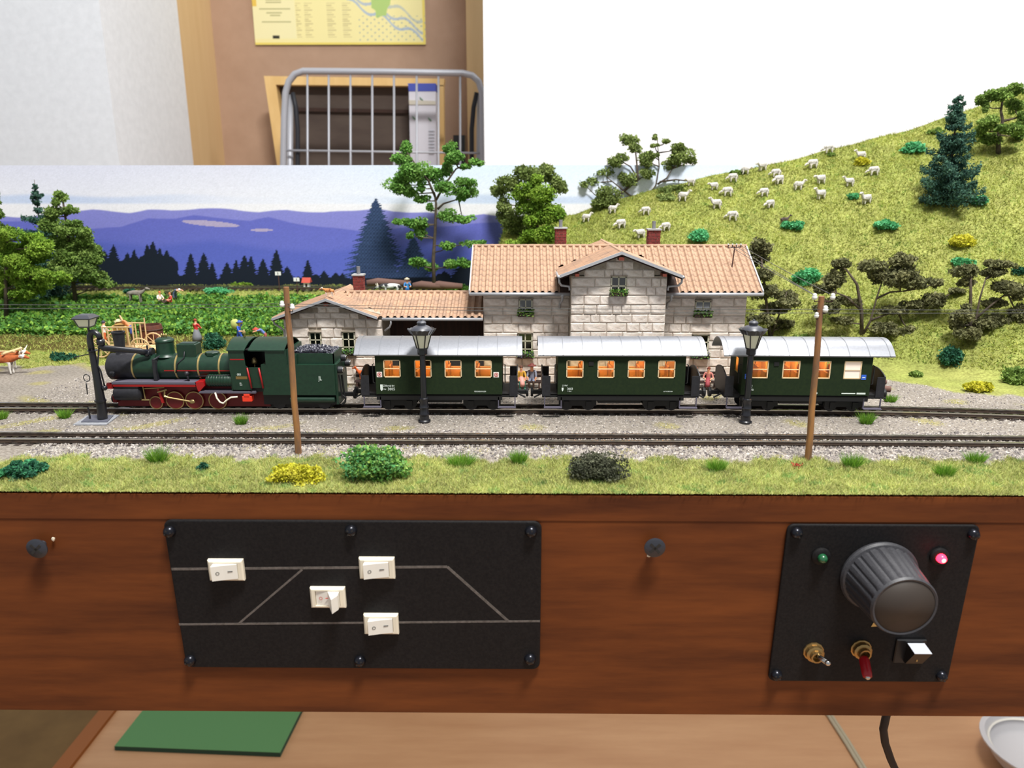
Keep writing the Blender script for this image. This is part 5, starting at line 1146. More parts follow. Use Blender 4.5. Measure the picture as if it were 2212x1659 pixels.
z0 = cL.z; ln = MB(); frus(ln, cL.x, y, z0, z0+.42, .28, .40); lg = ln.build('lantern_glass', 'lamp_glass', t)
m = MB(); frus(m, cL.x, y, z0+.40, z0+.46, .48, .5); frus(m, cL.x, y, z0+.46, z0+.62, .50, .30); frus(m, cL.x, y, z0-.06, z0, .26, .3)
for sx_ in (-1, 1):
    for sy_ in (-1, 1): m.rod((cL.x+sx_*.28, y+sy_*.28, z0), (cL.x+sx_*.41, y+sy_*.41, z0+.42), .035, n=5)
m.build('lantern_frame', 'lamp_cowl', lg)
# ================================================================ TELEGRAPH POLES + WIRES
def tpole(b, tp, Y, label, r0=.14):
    B = W(*b, Y); T = W(*tp, Y); t = thing('telegraph_pole', label, 'telegraph pole', (B.x, Y, 0))
    m = MB(); pts = [(B.x+(T.x-B.x)*k/6+.02*math.sin(k*2.1), Y, -.1+(T.z+.1)*k/6) for k in range(7)]; m.tube(pts, [r0*1.12, r0*1.08, r0*1.05, r0, r0*.98, r0*.95, r0*.93], 12); m.build('pole', 'pole_wood', t, True, angle=50); return t
TPL = tpole((645, 985), (618, 620), 33.6, 'brown wooden telegraph pole standing in front of the locomotive')
TPR = tpole((1743, 1012), (1775, 640), 33.0, 'leaning wooden telegraph pole in front of the last coach')
def insul(t, px, py, Y, sc=1.0, brk=None):
    p = W(px, py, Y); m = MB(); m.lathe((p.x, Y-.1, p.z), [(.03, -.12*sc), (.10*sc, -.10*sc), (.12*sc, .02), (.08*sc, .06), (.1*sc, .1*sc), (.05, .16*sc), (.001, .17*sc)], 12); io = m.build('insulator', 'porcelain', t, True)
    if brk: q = W(*brk, Y); m = MB(); m.tube([(q.x, Y-.05, q.z), (p.x, Y-.1, q.z-.02), (p.x, Y-.1, p.z-.08)], .025, 6); m.build('insulator_hook', 'iron_rust', io, True)
    return p
insul(TPL, 611, 657, 33.6, 1, (620, 665)); insul(TPL, 633, 663, 33.6, 1, (622, 672))
insul(TPR, 1781, 668, 33.0, 1.1, (1772, 676)); insul(TPR, 1762, 681, 33.0, .9, (1770, 688)); insul(TPR, 1758, 641, 33.0, 1, (1770, 650)); insul(TPR, 1797, 641, 33.0, 1, (1778, 650))
def wire(pts, label, grp):
    m = MB(); P_ = []
    for a, b in zip(pts[:-1], pts[1:]):
        a = Vector(a); b = Vector(b); n = 10
        for k in range(n): f = k/n; p = a.lerp(b, f); p.z -= .10*4*f*(1-f)*(b-a).length/25; P_.append(p)
    P_.append(Vector(pts[-1])); m.tube(P_, .016, 4); o = m.build('telegraph_wire', 'wire_grey', None); return tag(o, label, 'wire', grp)
g = 'telegraph wires between the two poles'
wire([W(-500, 652, 33.6), W(611, 656, 33.5), W(1781, 668, 32.9), W(2700, 664, 32.5)], 'upper of the two long telegraph wires crossing in front of the station', g)
wire([W(-500, 662, 33.6), W(633, 662, 33.5), W(1764, 676, 32.9), W(2700, 668, 32.5)], 'lower of the two long telegraph wires crossing in front of the station', g)
g = 'wires from the right pole to the roof bracket'
for k, (a, b) in enumerate([((1758, 637), -.3), ((1765, 640), 0.1), ((1797, 637), .45)]):
    wire([W(*a, 32.9), (BRK[0]+b, BRK[1], BRK[2])], ('wire sagging from the leaning pole to the ' + ['left', 'middle', 'right'][k] + ' insulator of the roof bracket'), g)
# ================================================================ TREES
def clumps(n, C, R, size, cols, lumps=None):
    """leaf flakes filling lumpy ellipsoid shells"""
    k = lumps or max(4, int(5*R[0]/max(R[2], .3))); cen = rng.normal(size=(k, 3)); cen /= np.linalg.norm(cen, axis=1, keepdims=True)
    cen = np.array(C)+cen*np.array(R)*rng.uniform(.25, .8, (k, 1)); i = rng.integers(0, k, n)
    d = rng.normal(size=(n, 3)); d /= np.linalg.norm(d, axis=1, keepdims=True); rr = np.array([min(R[0], R[2]*1.6), min(R[1], R[2]*1.6), R[2]])*(.62 if k < 30 else .34)*rng.uniform(.7, 1.15, (k, 1))[i]
    fz = rng.random((n, 1)); p = cen[i]+d*rr*np.where(fz < .22, rng.uniform(1.0, 1.3, (n, 1)), rng.uniform(.7, 1.0, (n, 1)))
    lc = mixcols(k, cols, .12)[i]
    return flakes(p, size, 4), np.clip(mixcols(n, cols, .16)*.5+lc*.5, 0, 1)
GR = dict(fresh=[(120, 170, 78), (96, 148, 66), (152, 192, 104), (84, 128, 58)], mid=[(124, 152, 72), (100, 130, 60), (150, 174, 92), (84, 110, 54)], olive=[(126, 144, 78), (104, 122, 66), (148, 162, 96)],
          dark=[(122, 122, 84), (100, 102, 68), (142, 140, 100), (84, 86, 60)], lime=[(134, 166, 56), (108, 146, 46), (156, 184, 76), (90, 126, 46)], mint=[(92, 178, 120), (70, 150, 96), (122, 200, 146)], deep=[(46, 96, 74), (34, 78, 62), (66, 118, 88)],
          blue=[(58, 92, 82), (44, 74, 66), (76, 112, 96), (94, 130, 106)], yellow=[(196, 190, 52), (170, 172, 42), (214, 206, 78)], heather=[(86, 92, 72), (64, 66, 54), (116, 118, 96)])
def tree(label, base, Y, trunks, pads, cols, depth=1.0, size=.115, dens=1.0, name='tree', cat='tree', puff=1.0, spread=.9, r0=.16, group=None):
    B = G(*base) if Y is None else Vector((W(*base, Y).x, Y, 0)); Y = B.y; ppc = FPX/(Y*.968+2.5); B.z = min(Hs(B.x, B.y), W(*base, Y).z)
    t = thing(name, label, cat, tuple(B), group); nodes = []; rr = random.Random(int(base[0]*7+base[1]))
    for i, tr in enumerate(trunks):
        pts = [W(px, py, Y) for px, py in tr]
        if i == 0: pts[0] = B-Vector((0, 0, .15))
        r_ = r0*(1 if i == 0 else .6); m = MB(); m.tube(pts, [r_*(1-.6*k/max(1, len(pts)-1)) for k in range(len(pts))], 8); m.build('trunk' if i == 0 else 'branch', 'bark', t, True)
        for a, b in zip(pts[:-1], pts[1:]):
            for k in range(5): nodes.append(a.lerp(b, k/4))
    for (px, py, rx, ry) in pads:
        dy = rr.uniform(-1, 1)*spread*min(rx, 26)/ppc; c = W(px, py, Y+dy); R = (rx*1.12*puff/ppc, max(ry, rx*.6)*1.1*puff/ppc*depth, ry*1.2*puff/ppc); n_k = puff*puff
        nd = min(nodes, key=lambda q_: (q_-c).length+(.6 if q_.z > c.z else 0)) if nodes else B
        m = MB(); mid = nd.lerp(c, .55); mid.z -= .12; m.tube([nd, mid, c, c+(c-nd)*.2], [.07, .05, .035, .02], 5); br = m.build('branch', 'bark', t, True)
        n = int(np.clip(rx*ry*5.5*dens*n_k, 250, 4000)); T, Cc = clumps(n, tuple(c), R, size, cols); soup('leaf_clump', T, Cc, 'leaf', br)
    return t
tree('tall open tree with tiered green pads standing behind the low station wing', (938, 625), 71, [[(938, 625), (936, 560), (940, 500), (942, 440), (938, 415)], [(942, 432), (960, 400), (985, 365), (1005, 355)], [(940, 425), (925, 390), (905, 365), (880, 330)], [(945, 452), (958, 440), (990, 430)]],
     [(876, 319, 12, 12), (866, 342, 19, 9), (893, 366, 26, 16), (883, 381, 28, 9), (864, 396, 24, 14), (880, 415, 24, 10), (912, 430, 17, 8), (970, 316, 14, 11), (978, 336, 17, 13), (1028, 352, 14, 6), (1006, 360, 14, 5), (938, 380, 24, 13), (962, 364, 13, 14), (912, 403, 10, 9), (962, 405, 16, 11), (1004, 393, 24, 9), (1000, 415, 32, 12), (928, 450, 8, 8), (866, 478, 18, 6), (898, 484, 22, 11), (910, 500, 13, 13), (885, 507, 8, 6), (966, 468, 20, 11), (1000, 474, 22, 8), (966, 534, 15, 8), (1022, 526, 34, 5), (898, 566, 24, 9), (932, 577, 20, 8), (984, 569, 28, 9)], GR['fresh'], r0=.2)
tree('broad dark green tree at the left foot of the sheep hill', (1150, 530), 72.5, [[(1150, 530), (1148, 480), (1146, 430)]],
     [(1182, 366, 14, 9), (1136, 377, 25, 12), (1101, 395, 22, 11), (1078, 413, 18, 8), (1172, 380, 28, 12), (1200, 398, 13, 13), (1214, 405, 8, 9), (1092, 441, 12, 12), (1087, 470, 12, 11), (1110, 476, 22, 13), (1120, 500, 26, 10)], GR['olive'], puff=1.15)
tree('bushy lime green tree in front of the broad dark tree at the hill foot', (1162, 532), 69.5, [[(1162, 532), (1160, 470), (1158, 420)]],
     [(1159, 390, 11, 11), (1147, 410, 20, 12), (1123, 424, 18, 9), (1168, 422, 24, 14), (1150, 447, 32, 14), (1180, 453, 24, 14), (1162, 470, 34, 12), (1195, 466, 18, 10), (1142, 508, 26, 12), (1180, 503, 18, 16)], GR['lime'], puff=1.12)
tree('sparse spreading tree with bare branches on top of the ridge', (1311, 437), None, [[(1311, 437), (1379, 425), (1379, 388), (1373, 328)], [(1372, 430), (1345, 410), (1315, 386)], [(1382, 432), (1404, 418), (1417, 400), (1424, 360), (1420, 308)], [(1420, 398), (1440, 385), (1453, 364)], [(1425, 393), (1460, 388), (1495, 392)]][:0] or [[(1379, 438), (1379, 388), (1373, 328)], [(1376, 434), (1345, 410), (1315, 386)], [(1381, 436), (1404, 418), (1417, 400), (1424, 360), (1420, 300)], [(1420, 398), (1440, 385), (1453, 364)], [(1425, 393), (1460, 388), (1495, 392)], [(1379, 388), (1362, 360), (1345, 350)]],
     [(1357, 303, 17, 10), (1373, 317, 13, 9), (1333, 346, 18, 12), (1307, 373, 24, 8), (1275, 390, 19, 9), (1262, 398, 8, 5), (1356, 389, 14, 15), (1402, 346, 17, 18), (1396, 373, 13, 9), (1414, 296, 6, 4), (1414, 315, 9, 3), (1441, 305, 12, 4), (1472, 335, 25, 14), (1464, 319, 12, 9), (1451, 357, 15, 10), (1490, 346, 12, 8), (1462, 389, 16, 4), (1414, 335, 8, 4)], GR['olive'], r0=.17)
tree('low dark bush at the foot of the sparse ridge tree', (1305, 450), None, [], [(1312, 425, 24, 14), (1292, 440, 14, 9)], GR['olive'], name='bush', cat='bush')
tree('low dark bushes along the ridge right of the sparse tree', (1460, 420), None, [], [(1455, 412, 32, 8), (1440, 428, 24, 8)], GR['olive'], name='bush', cat='bush')
tree('dark brown-green umbrella tree on the slope behind the last coach', (1862, 723), None, [[(1860, 724), (1861, 671), (1851, 614), (1829, 583)], [(1864, 722), (1880, 694), (1894, 643), (1909, 597)], [(1893, 645), (1923, 631), (1951, 629)], [(1880, 692), (1937, 671)], [(1858, 668), (1826, 640), (1806, 632)]],
     [(1817, 569, 22, 8), (1803, 603, 22, 16), (1880, 573, 29, 13), (1949, 561, 31, 11), (1949, 597, 36, 17), (1894, 594, 17, 13), (1994, 612, 34, 10), (2026, 610, 12, 7), (1774, 623, 28, 7), (1829, 651, 32, 8), (1786, 663, 28, 12), (1820, 692, 28, 8), (1925, 671, 34, 8), (1974, 660, 32, 9), (2023, 646, 25, 12), (2071, 629, 22, 5), (1911, 711, 34, 9), (1966, 716, 28, 8)], GR['dark'], r0=.17)
tree('dark brown-green umbrella tree near the right edge of the slope', (2100, 730), None, [[(2091, 730), (2095, 690), (2097, 637), (2097, 597)], [(2100, 728), (2108, 689), (2117, 643), (2129, 603)], [(2110, 686), (2140, 660), (2176, 632)]],
     [(2089, 585, 30, 11), (2157, 570, 35, 8), (2151, 588, 27, 8), (2086, 611, 17, 7), (2174, 619, 36, 11), (2200, 631, 22, 11), (2149, 654, 28, 8), (2200, 677, 20, 15), (2077, 677, 17, 15), (2066, 700, 15, 13), (2123, 700, 38, 9), (2151, 692, 28, 11), (2088, 722, 34, 10), (2166, 717, 29, 11), (2208, 757, 12, 18)], GR['dark'], r0=.17)
tree('dense dark shrub trees crowding the right end of the station', (1665, 735), None, [[(1660, 735), (1655, 650), (1645, 560)], [(1664, 733), (1690, 660), (1700, 630)]],
     [(1637, 541, 22, 16), (1640, 562, 24, 10), (1642, 592, 26, 10), (1655, 628, 32, 12), (1700, 640, 26, 9), (1672, 666, 30, 9), (1700, 655, 30, 8), (1650, 690, 32, 9), (1690, 700, 26, 10)], GR['dark'], r0=.15)
tree('small green pine tree at the upper right corner on the hill crest', (2157, 330), None, [[(2156, 330), (2157, 292), (2166, 261), (2162, 240), (2166, 214)], [(2166, 262), (2190, 256), (2212, 250)]],
     [(2128, 214, 14, 11), (2159, 203, 25, 9), (2191, 194, 21, 9), (2130, 229, 8, 9), (2191, 229, 19, 11), (2141, 265, 21, 9), (2212, 250, 12, 10), (2123, 278, 14, 8), (2180, 278, 29, 9), (2114, 290, 17, 6), (2195, 290, 16, 9), (2140, 300, 26, 8)], GR['mid'], r0=.2)
# left cluster
tree('olive conical tree with grey trunk, rightmost of the wood at the left', (160, 630), 68, [[(160, 630), (152, 560), (146, 500), (136, 435)]],
     [(130, 424, 10, 8), (122, 437, 8, 6), (149, 448, 5, 4), (112, 463, 15, 11), (149, 459, 13, 7), (118, 488, 19, 11), (160, 485, 13, 8), (177, 500, 17, 8), (135, 524, 22, 13), (184, 515, 16, 9), (192, 542, 25, 14), (144, 557, 25, 13), (188, 560, 24, 12), (184, 583, 20, 11), (200, 598, 25, 9), (220, 612, 22, 6), (150, 590, 24, 10), (165, 535, 22, 14), (150, 500, 16, 10), (128, 575, 20, 12)], GR['mid'], r0=.2, puff=1.22)
tree('bright green leafy tree at the left edge before the dark spruce', (8, 660), 64, [[(8, 660), (12, 600), (16, 520)]],
     [(17, 505, 26, 9), (73, 515, 23, 9), (81, 529, 21, 13), (47, 545, 27, 15), (73, 556, 23, 11), (17, 529, 17, 15), (10, 557, 22, 13), (39, 586, 20, 9), (42, 606, 27, 15), (84, 613, 23, 9), (130, 598, 25, 9), (103, 593, 21, 8), (56, 633, 34, 7), (39, 643, 16, 6), (10, 615, 20, 18), (30, 565, 24, 14), (60, 585, 24, 12)], GR['lime'], r0=.2, puff=1.2)
def spruce(label, top, base, hw, Y=None, cols='blue', sparse=0, tiers=18):
    B = G(*base) if Y is None else Vector((W(*base, Y).x, Y, 0)); Y = B.y; B.z = Hs(B.x, Y); ppc = FPX/(Y*.968+2.5); T = W(*top, Y); h = T.z-B.z; R = hw/ppc
    t = thing('spruce_tree', label, 'conifer', tuple(B)); m = MB(); m.tube([B-Vector((0, 0, .1)), B.lerp(T, .5), T], [.2, .1, .02], 7); m.build('trunk', 'bark', t, True)
    rr = random.Random(int(top[0]))
    for k in range(tiers):
        f = .03+.93*(k+rr.uniform(-.4, .4))/(tiers-1); f = min(max(f, .02), .96); rad = R*(1-f)**.9+.14; c = B.lerp(T, f); P_ = []; nb = int(6 if f < .8 else 4); a0_ = rr.uniform(0, 6)
        if sparse and f > .6: rad *= (.45 if k % 3 else 1.2)
        bm_ = MB()
        for j in range(nb):
            a = a0_+j*2*math.pi/nb+rr.uniform(-.35, .35); L_ = rad*rr.uniform(.5, 1.22); n = int(40+300*(L_/max(R, .1))*(R/2.2)); zt_ = rr.uniform(-.18, .18)
            s = rng.random(n)**.75; x_ = L_*s; up = zt_-.20*x_*(.9-f)+.16*L_*s*s+.05*x_
            wd = (.08+.22*L_*(1-s)*s*2.2); q_ = rng.normal(0, 1, n)*wd
            P_.append(np.stack([c.x+np.cos(a)*x_-np.sin(a)*q_, c.y+np.sin(a)*x_+np.cos(a)*q_, c.z+up+rng.normal(0, .05+.05*L_, n)-.25*np.abs(q_)], 1))
            bm_.rod(c, (c.x+math.cos(a)*L_*.9, c.y+math.sin(a)*L_*.9, c.z+zt_+L_*(.02-.2*(.9-f)+.1)), .04, .012, 4)
        br = bm_.build('branches', 'bark', t); P_ = np.concatenate(P_); soup('needles', flakes(P_, .095, 3), mixcols(len(P_), GR[cols], .2), 'leaf', br)
    return t
spruce('dark blue-green spruce on the right side of the sheep hill', (2072, 203), (2045, 440), 70, None)
spruce('dark spruce with a bare spindly tip rising above the left wood', (74, 388), (100, 622), 58, 70, 'blue', 1, 18)
spruce('dark spruce cut off by the left edge behind the bright tree', (-12, 395), (-6, 630), 44, 69, 'mid', 0, 20)
# bushes ----------------------------------------------------------
def bush(label, px, py, rx, ry, cols, size=.13, Y=None, dens=1.0, lumps=None, name='bush'):
    B = G(px, py+ry*.75) if Y is None else Vector((W(px, py, Y).x, Y, 0)); B.z = Hs(B.x, B.y); ppc = FPX/(B.y*.968+(CAMH-B.z)*.25)
    R = (rx/ppc, max(rx*.6, ry)/ppc, ry/ppc); n = int(np.clip(rx*ry*7*dens, 200, 9000)); T, C_ = clumps(n, (B.x, B.y, B.z+R[2]*.55), (R[0]*.95, R[1], R[2]), size, cols, lumps or 14)
    o = soup(name, T, C_, 'leaf', None, tuple(B), None); return tag(o, label, 'bush')
bush('bright yellow-green flock bush at the foot of the left telegraph pole', 640, 1020, 68, 27, GR['yellow'], .065, dens=1.1, lumps=60)
bush('large mixed green foam bush in front of the locomotive tender', 808, 998, 84, 48, GR['fresh']+[(60, 130, 90), (70, 140, 100), (176, 186, 90)], .075, dens=.8, lumps=90)
bush('grey-brown heather-like bush at the front edge below the middle coach', 1290, 1002, 84, 42, GR['heather'], .05, dens=.9, lumps=42)
bush('flat blue-green bush at the left front corner of the grass strip', 52, 1012, 76, 20, GR['deep']+GR['mint'][:1], .07, dens=1.0, lumps=30)
for lab, px, py, rx, ry, c in [
    ('mint green bush high on the hill left of the spruce', 1975, 322, 30, 11, 'mint'), ('mint green bush half hiding a small brown animal', 1712, 487, 32, 9, 'mint'),
    ('mint green bush in the middle of the slope below the spruce', 1912, 486, 34, 10, 'mint'), ('mint green bush on the slope above the right chimney', 1518, 508, 28, 14, 'mint'),
    ('small yellow bush below a sheep near the crest', 1862, 350, 20, 8, 'yellow'), ('yellow bush on the right slope above the umbrella trees', 2080, 520, 36, 14, 'yellow'),
    ('mint green bush to the right of the station roof', 1742, 596, 28, 16, 'mint'), ('mint green bush above the right umbrella tree', 2078, 565, 28, 9, 'mint'),
    ('mint green bush at the right foot of the hill spruce', 2112, 432, 28, 10, 'mint'), ('dark blue-green bush at the right edge of the slope', 2200, 586, 14, 8, 'deep'),
    ('dark green upright bush on the lower slope right of the last coach', 2050, 770, 18, 24, 'deep'), ('yellow bush along the gravel at the right foot of the hill', 2115, 836, 48, 11, 'yellow'),
    ('green bush at the foot of the hill by the right edge', 2190, 812, 28, 20, 'mid'), ('small dark bush just below the crest left of the spruce', 1795, 334, 12, 4, 'mid'),
    ('pale mint bush between two sheep on the middle slope', 1843, 424, 14, 7, 'mint'), ('small dark bush on the lower slope above the gravel', 1980, 808, 14, 8, 'mid'),
    ('low dark green bush behind the ridge left of the hill spruce', 2022, 284, 22, 6, 'mid'), ('green bush at the ridge between the sheep and the backdrop edge', 1590, 374, 20, 5, 'mid'),
    ('dark green bush beside the station just behind the last coach', 1660, 742, 26, 12, 'deep'), ('long green shrub row behind the last coach roof', 1730, 738, 50, 10, 'mid'),
    ('large blue-green bush on the far side of the field', 470, 628, 46, 8, 'mint'), ('yellow-green bush before the printed conifers', 520, 612, 34, 6, 'lime'),
    ('dark round bush between the field and the far bank', 368, 634, 20, 8, 'dark'), ('small dark green bush in the far meadow left of the donkey', 280, 630, 20, 6, 'deep'),
    ('green bush in the far meadow behind the picnic', 420, 640, 30, 6, 'mid'), ('blue-green weeds at the gravel edge beside the oxen', 140, 770, 30, 10, 'deep'),
    ('dark teal shrub behind the locomotive cab', 466, 734, 24, 22, 'deep'), ('low green bushes right of the chimney on the low wing', 830, 612, 30, 7, 'mid'),
    ('green bush row behind the low wing roof, near the tall tree', 990, 622, 46, 8, 'fresh'), ('small green weed at the front grass in front of the tracks', 437, 1010, 10, 8, 'deep'),
    ('dark bush between the right telegraph pole and the hill trees', 1830, 740, 30, 10, 'olive'), ('green undergrowth at the left hill foot behind the chimney', 1120, 530, 30, 12, 'lime')]:
    bush(lab, px, py, rx, ry, GR[c], .10 if py > 500 else .12)
def tuft(label, px, py, rx, h, cols):
    B = WZ(px, py, 0); ppc = FPX/(B.y*.968+3); R = rx/ppc; n = 420; r = np.sqrt(rng.random(n))*R; a = rng.random(n)*6.283
    x = B.x+r*np.cos(a)*.55; y = B.y+r*np.sin(a)*.4; hh = h*(.6+.6*rng.random(n)); T = blades(x, y, np.zeros(n), hh, .014, .28); T[:, 2, 0] += (x-B.x)*.9; T[:, 2, 1] += (y-B.y)*.6
    tag(soup('grass_tuft', T, mixcols(n, cols, .15), 'grass_fibre', None, tuple(B), None), label, 'grass tuft')
gt = [(110, 160, 50), (86, 134, 44), (140, 176, 70)]
for lab, px, py, rx, h in [('dense green grass tuft left of the left telegraph pole', 342, 998, 30, .75), ('green grass tuft on the gravel below the locomotive cab', 521, 916, 18, .5), ('green grass tuft beside the concrete pad of the water crane', 140, 903, 18, .5),
    ('small green grass tuft between the tracks and the heather bush', 1120, 1000, 22, .6), ('wide light grass tuft right of the large green bush', 995, 1004, 42, .55), ('light green grass tuft right of the heather bush', 1548, 1016, 26, .5), ('dark green grass tuft right of the leaning telegraph pole', 1840, 1008, 28, .6),
    ('olive grass tuft low in the right front corner', 2040, 1028, 26, .55), ('green grass tuft at the edge of the ballast near the right corner', 2107, 998, 28, .5), ('green grass tuft between the two tracks behind the leaning pole', 1871, 915, 20, .6), ('green grass tuft at the left edge between the tracks', 4, 905, 16, .45), ('tall thin grass tuft at the end of the last coach', 1922, 868, 18, .45)]:
    tuft(lab, px, py, rx, h, gt)
# tiny red flower at the right pole and small ring
B = WZ(1722, 1010, 0); n = 120; tag(soup('red_flower', flakes(np.array(B)+rng.normal(0, 1, (n, 3))*[.12, .1, .06]+[0, 0, .1], .04), mixcols(n, [(205, 90, 80), (180, 60, 60)]), 'leaf', None, tuple(B), None), 'tiny red flower clump beside the leaning pole foot', 'flower')
# crop rows ---------------------------------------------------------
for k in range(8):
    yr = 60.2+k*1.35; n = 5200; x = rng.uniform(-52, -7.5-k*.2, n); y = yr+rng.normal(0, .26, n); z = H(x, y)+rng.random(n)*(.62-.03*k)
    z += .12*np.sin(x*3.1+k*2)*np.sin(x*1.3+k)
    p = np.stack([x, y, z], 1); o = soup('crop_row', flakes(p, .17, 4), mixcols(n, [(104, 150, 58), (78, 126, 50), (142, 176, 72), (90, 140, 80)], .18), 'leaf', None, (-30, yr, Hs(-30, yr)), 'stuff')
    tag(o, ['front', 'second', 'third', 'fourth', 'fifth', 'sixth', 'seventh', 'rearmost'][k]+' row of leafy green crop plants in the field', 'crop')
# ================================================================ FIGURES
def figure(label, px, py, Y=None, pose='stand', face=0, shirt=(240, 240, 240), legs=(60, 80, 150), hair=(90, 60, 40), hat=None, skirt=None, h=2.0, zoff=0, arms=(0, 0), Z=None, facehide=0, skin_c=(225, 165, 130), flip=1, shoes=(60, 40, 30)):
    B = (G(px, py) if Y is None else Vector((W(px, py, Y).x, Y, 0))); B.z = (Hs(B.x, B.y) if Y is None else 0)+zoff
    if Z is not None: B.z = Z
    t = thing('person', label, 'person', (0, 0, 0), None, (0, 0, face), True); t.location = B*U; t.scale = (h*U*100,)*3; ORG[t.name] = (0, 0, 0)
    # unit height, facing -y
    if pose == 'stand': pel, ch, nk, hd = (0, 0, .52), (0, .0, .74), (0, 0, .84), (0, -.01, .925); kn, ft = lambda s: (s*.06, -.01, .28), lambda s: (s*.07, 0, .03)
    if pose == 'walk': pel, ch, nk, hd = (0, 0, .52), (0, -.02, .74), (0, -.03, .84), (0, -.05, .92); kn, ft = lambda s: (s*.06, -.07*s-.02, .28), lambda s: (s*.06, -.14*s, .03)
    if pose == 'bend': pel, ch, nk, hd = (0, .02, .50), (0, -.17, .63), (0, -.26, .66), (0, -.34, .65); kn, ft = lambda s: (s*.07, 0.0, .27), lambda s: (s*.08, 0.03, .03)
    if pose == 'sit': pel, ch, nk, hd = (0, 0.02, .27), (0, .03, .49), (0, .02, .59), (0, 0, .67); kn, ft = lambda s: (s*.07, -.23, .27), lambda s: (s*.075, -.24, .03)
    if pose == 'ground': pel, ch, nk, hd = (0, 0.02, .08), (0, .05, .30), (0, .03, .40), (0, 0.0, .48); kn, ft = lambda s: (s*.09, -.2, .16), lambda s: (s*.10, -.36, .04)
    V = [pel, tuple((a+b)/2 for a, b in zip(pel, ch)), ch, nk, hd, (hd[0], hd[1], hd[2]+.05)]; E = [(0, 1), (1, 2), (2, 3), (3, 4), (4, 5)]; Rr = [(.085, .065), (.078, .058), (.095, .062), (.036, .036), (.056, .062), (.045, .05)]; own = ['l', 's', 's', 'k', 'k', 'k']
    def add(p, par, r, o_): V.append(p); E.append((par, len(V)-1)); Rr.append(r); own.append(o_); return len(V)-1
    for s in (-1, 1):
        hp = add((s*.055, pel[1], pel[2]-.03), 0, .06, 'l'); k = add(kn(s), hp, .045, 'l' if not skirt else 'k'); f = add(ft(s), k, .028, 'f'); add((ft(s)[0], ft(s)[1]-.09, .02), f, (.025, .02), 'f')
        sh = add((s*.115, ch[1], ch[2]+.045), 2, .04, 's')
        am = arms[0 if s < 0 else 1]
        if am == 0: el, hn = (s*.15, ch[1]+.0, ch[2]-.14), (s*.14, ch[1]-.06, ch[2]-.28)
        elif am == 1: el, hn = (s*.17, ch[1]-.07, ch[2]-.12), (s*.08, ch[1]-.2, ch[2]-.13)
        elif am == 2: el, hn = (s*.14, ch[1]-.12, ch[2]+.02), (s*.12, ch[1]-.26, ch[2]-.02)
        elif am == 3: el, hn = (s*.2, ch[1]-.02, ch[2]+.10), (s*.12, ch[1]-.08, ch[2]+.26)
        elif am == 4: el, hn = (s*.14, ch[1]-.1, ch[2]-.12), (s*.10, ch[1]-.12, ch[2]-.27)
        e = add(el, sh, .034, 's'); w_ = add(hn, e, .024, 'k'); add((hn[0], hn[1]-.03, hn[2]-.03), w_, (.022, .014), 'k')
    me = skin(V, E, Rr, 1); names = []
    cols = {'s': shirt, 'l': legs, 'k': skin_c, 'f': shoes}
    for k_ in 'slkf':
        mn = 'fig_%d_%d_%d' % cols[k_]; simple(mn, cols[k_], .6); me.materials.append(MATS[mn])
    me.materials.clear()
    for k_ in 'slkf': me.materials.append(MATS['fig_%d_%d_%d' % cols[k_]])
    VA = [Vector(v) for v in V]
    for p in me.polygons:
        c = p.center; best = min(range(len(E)), key=lambda i: (VA[E[i][0]].lerp(VA[E[i][1]], max(0, min(1, (c-VA[E[i][0]]).dot(VA[E[i][1]]-VA[E[i][0]])/max(1e-9, (VA[E[i][1]]-VA[E[i][0]]).length_squared))))-c).length)
        p.material_index = 'slkf'.index(own[E[best][1]]); p.use_smooth = True
    me.transform(Matrix.Scale(U, 4)); b = link('body', me, t, (0, 0, 0))
    H_ = Vector(hd)
    m = MB(); m.ico((H_.x, H_.y+.012, H_.z+.028), (.062, .066, .062), .06, 2); mn = 'fig_%d_%d_%d' % hair; simple(mn, hair, .7); m.build('hair', mn, t, True)
    m = MB(); m.ico((H_.x, H_.y-.068, H_.z+.0), (.011, .016, .016), 0, 1); m.build('nose', 'fig_%d_%d_%d' % skin_c, t, True)
    if hat: 
        mn = 'fig_%d_%d_%d' % hat; simple(mn, hat, .7); m = MB(); z = H_.z+.05; m.lathe((H_.x, H_.y, z), [(.14, -.015), (.13, .005), (.068, .01), (.062, .05), (.03, .065), (.001, .066)], 16); m.build('hat', mn, t, True)
    if skirt:
        mn = 'fig_%d_%d_%d' % skirt; simple(mn, skirt, .7); m = MB()
        if pose == 'sit': m.tube([(0, .03, .33), (0, -.08, .29), (0, -.2, .27), (0, -.26, .2), (0, -.26, .12)], [.08, .09, .085, .08, .085], 12)
        else: m.lathe((0, pel[1], 0), [(.19, .10), (.17, .3), (.10, pel[2]+.02), (.07, pel[2]+.06)], 16)
        m.build('skirt', mn, t, True)
    return t
simple('fig_225_165_130', (225, 165, 130), .6)
YS = 46.25
figure('seated woman in a mustard jacket and pink skirt on the station bench', 1126, 800, YS, 'sit', .15, (196, 150, 50), (226, 165, 140), (90, 55, 40), None, (215, 150, 140), 1.95, .0, (4, 4), shoes=(40, 110, 90))
figure('seated man in a grey suit and brown hat beside the woman in mustard', 1149, 800, YS, 'sit', -.1, (120, 124, 140), (112, 120, 142), (80, 40, 30), (110, 50, 44), None, 2.05, .0, (4, 4))
figure('blond child seated next to a white-shirted adult behind the middle coach', 1489, 800, YS, 'sit', 0.1, (232, 214, 200), (210, 180, 170), (190, 120, 60), None, None, 1.75, 0, (4, 1))
figure('seated woman in a white blouse right of the child on the bench', 1503, 800, YS, 'sit', -0.1, (214, 216, 226), (150, 150, 160), (190, 100, 50), None, None, 1.85, 0, (1, 4))
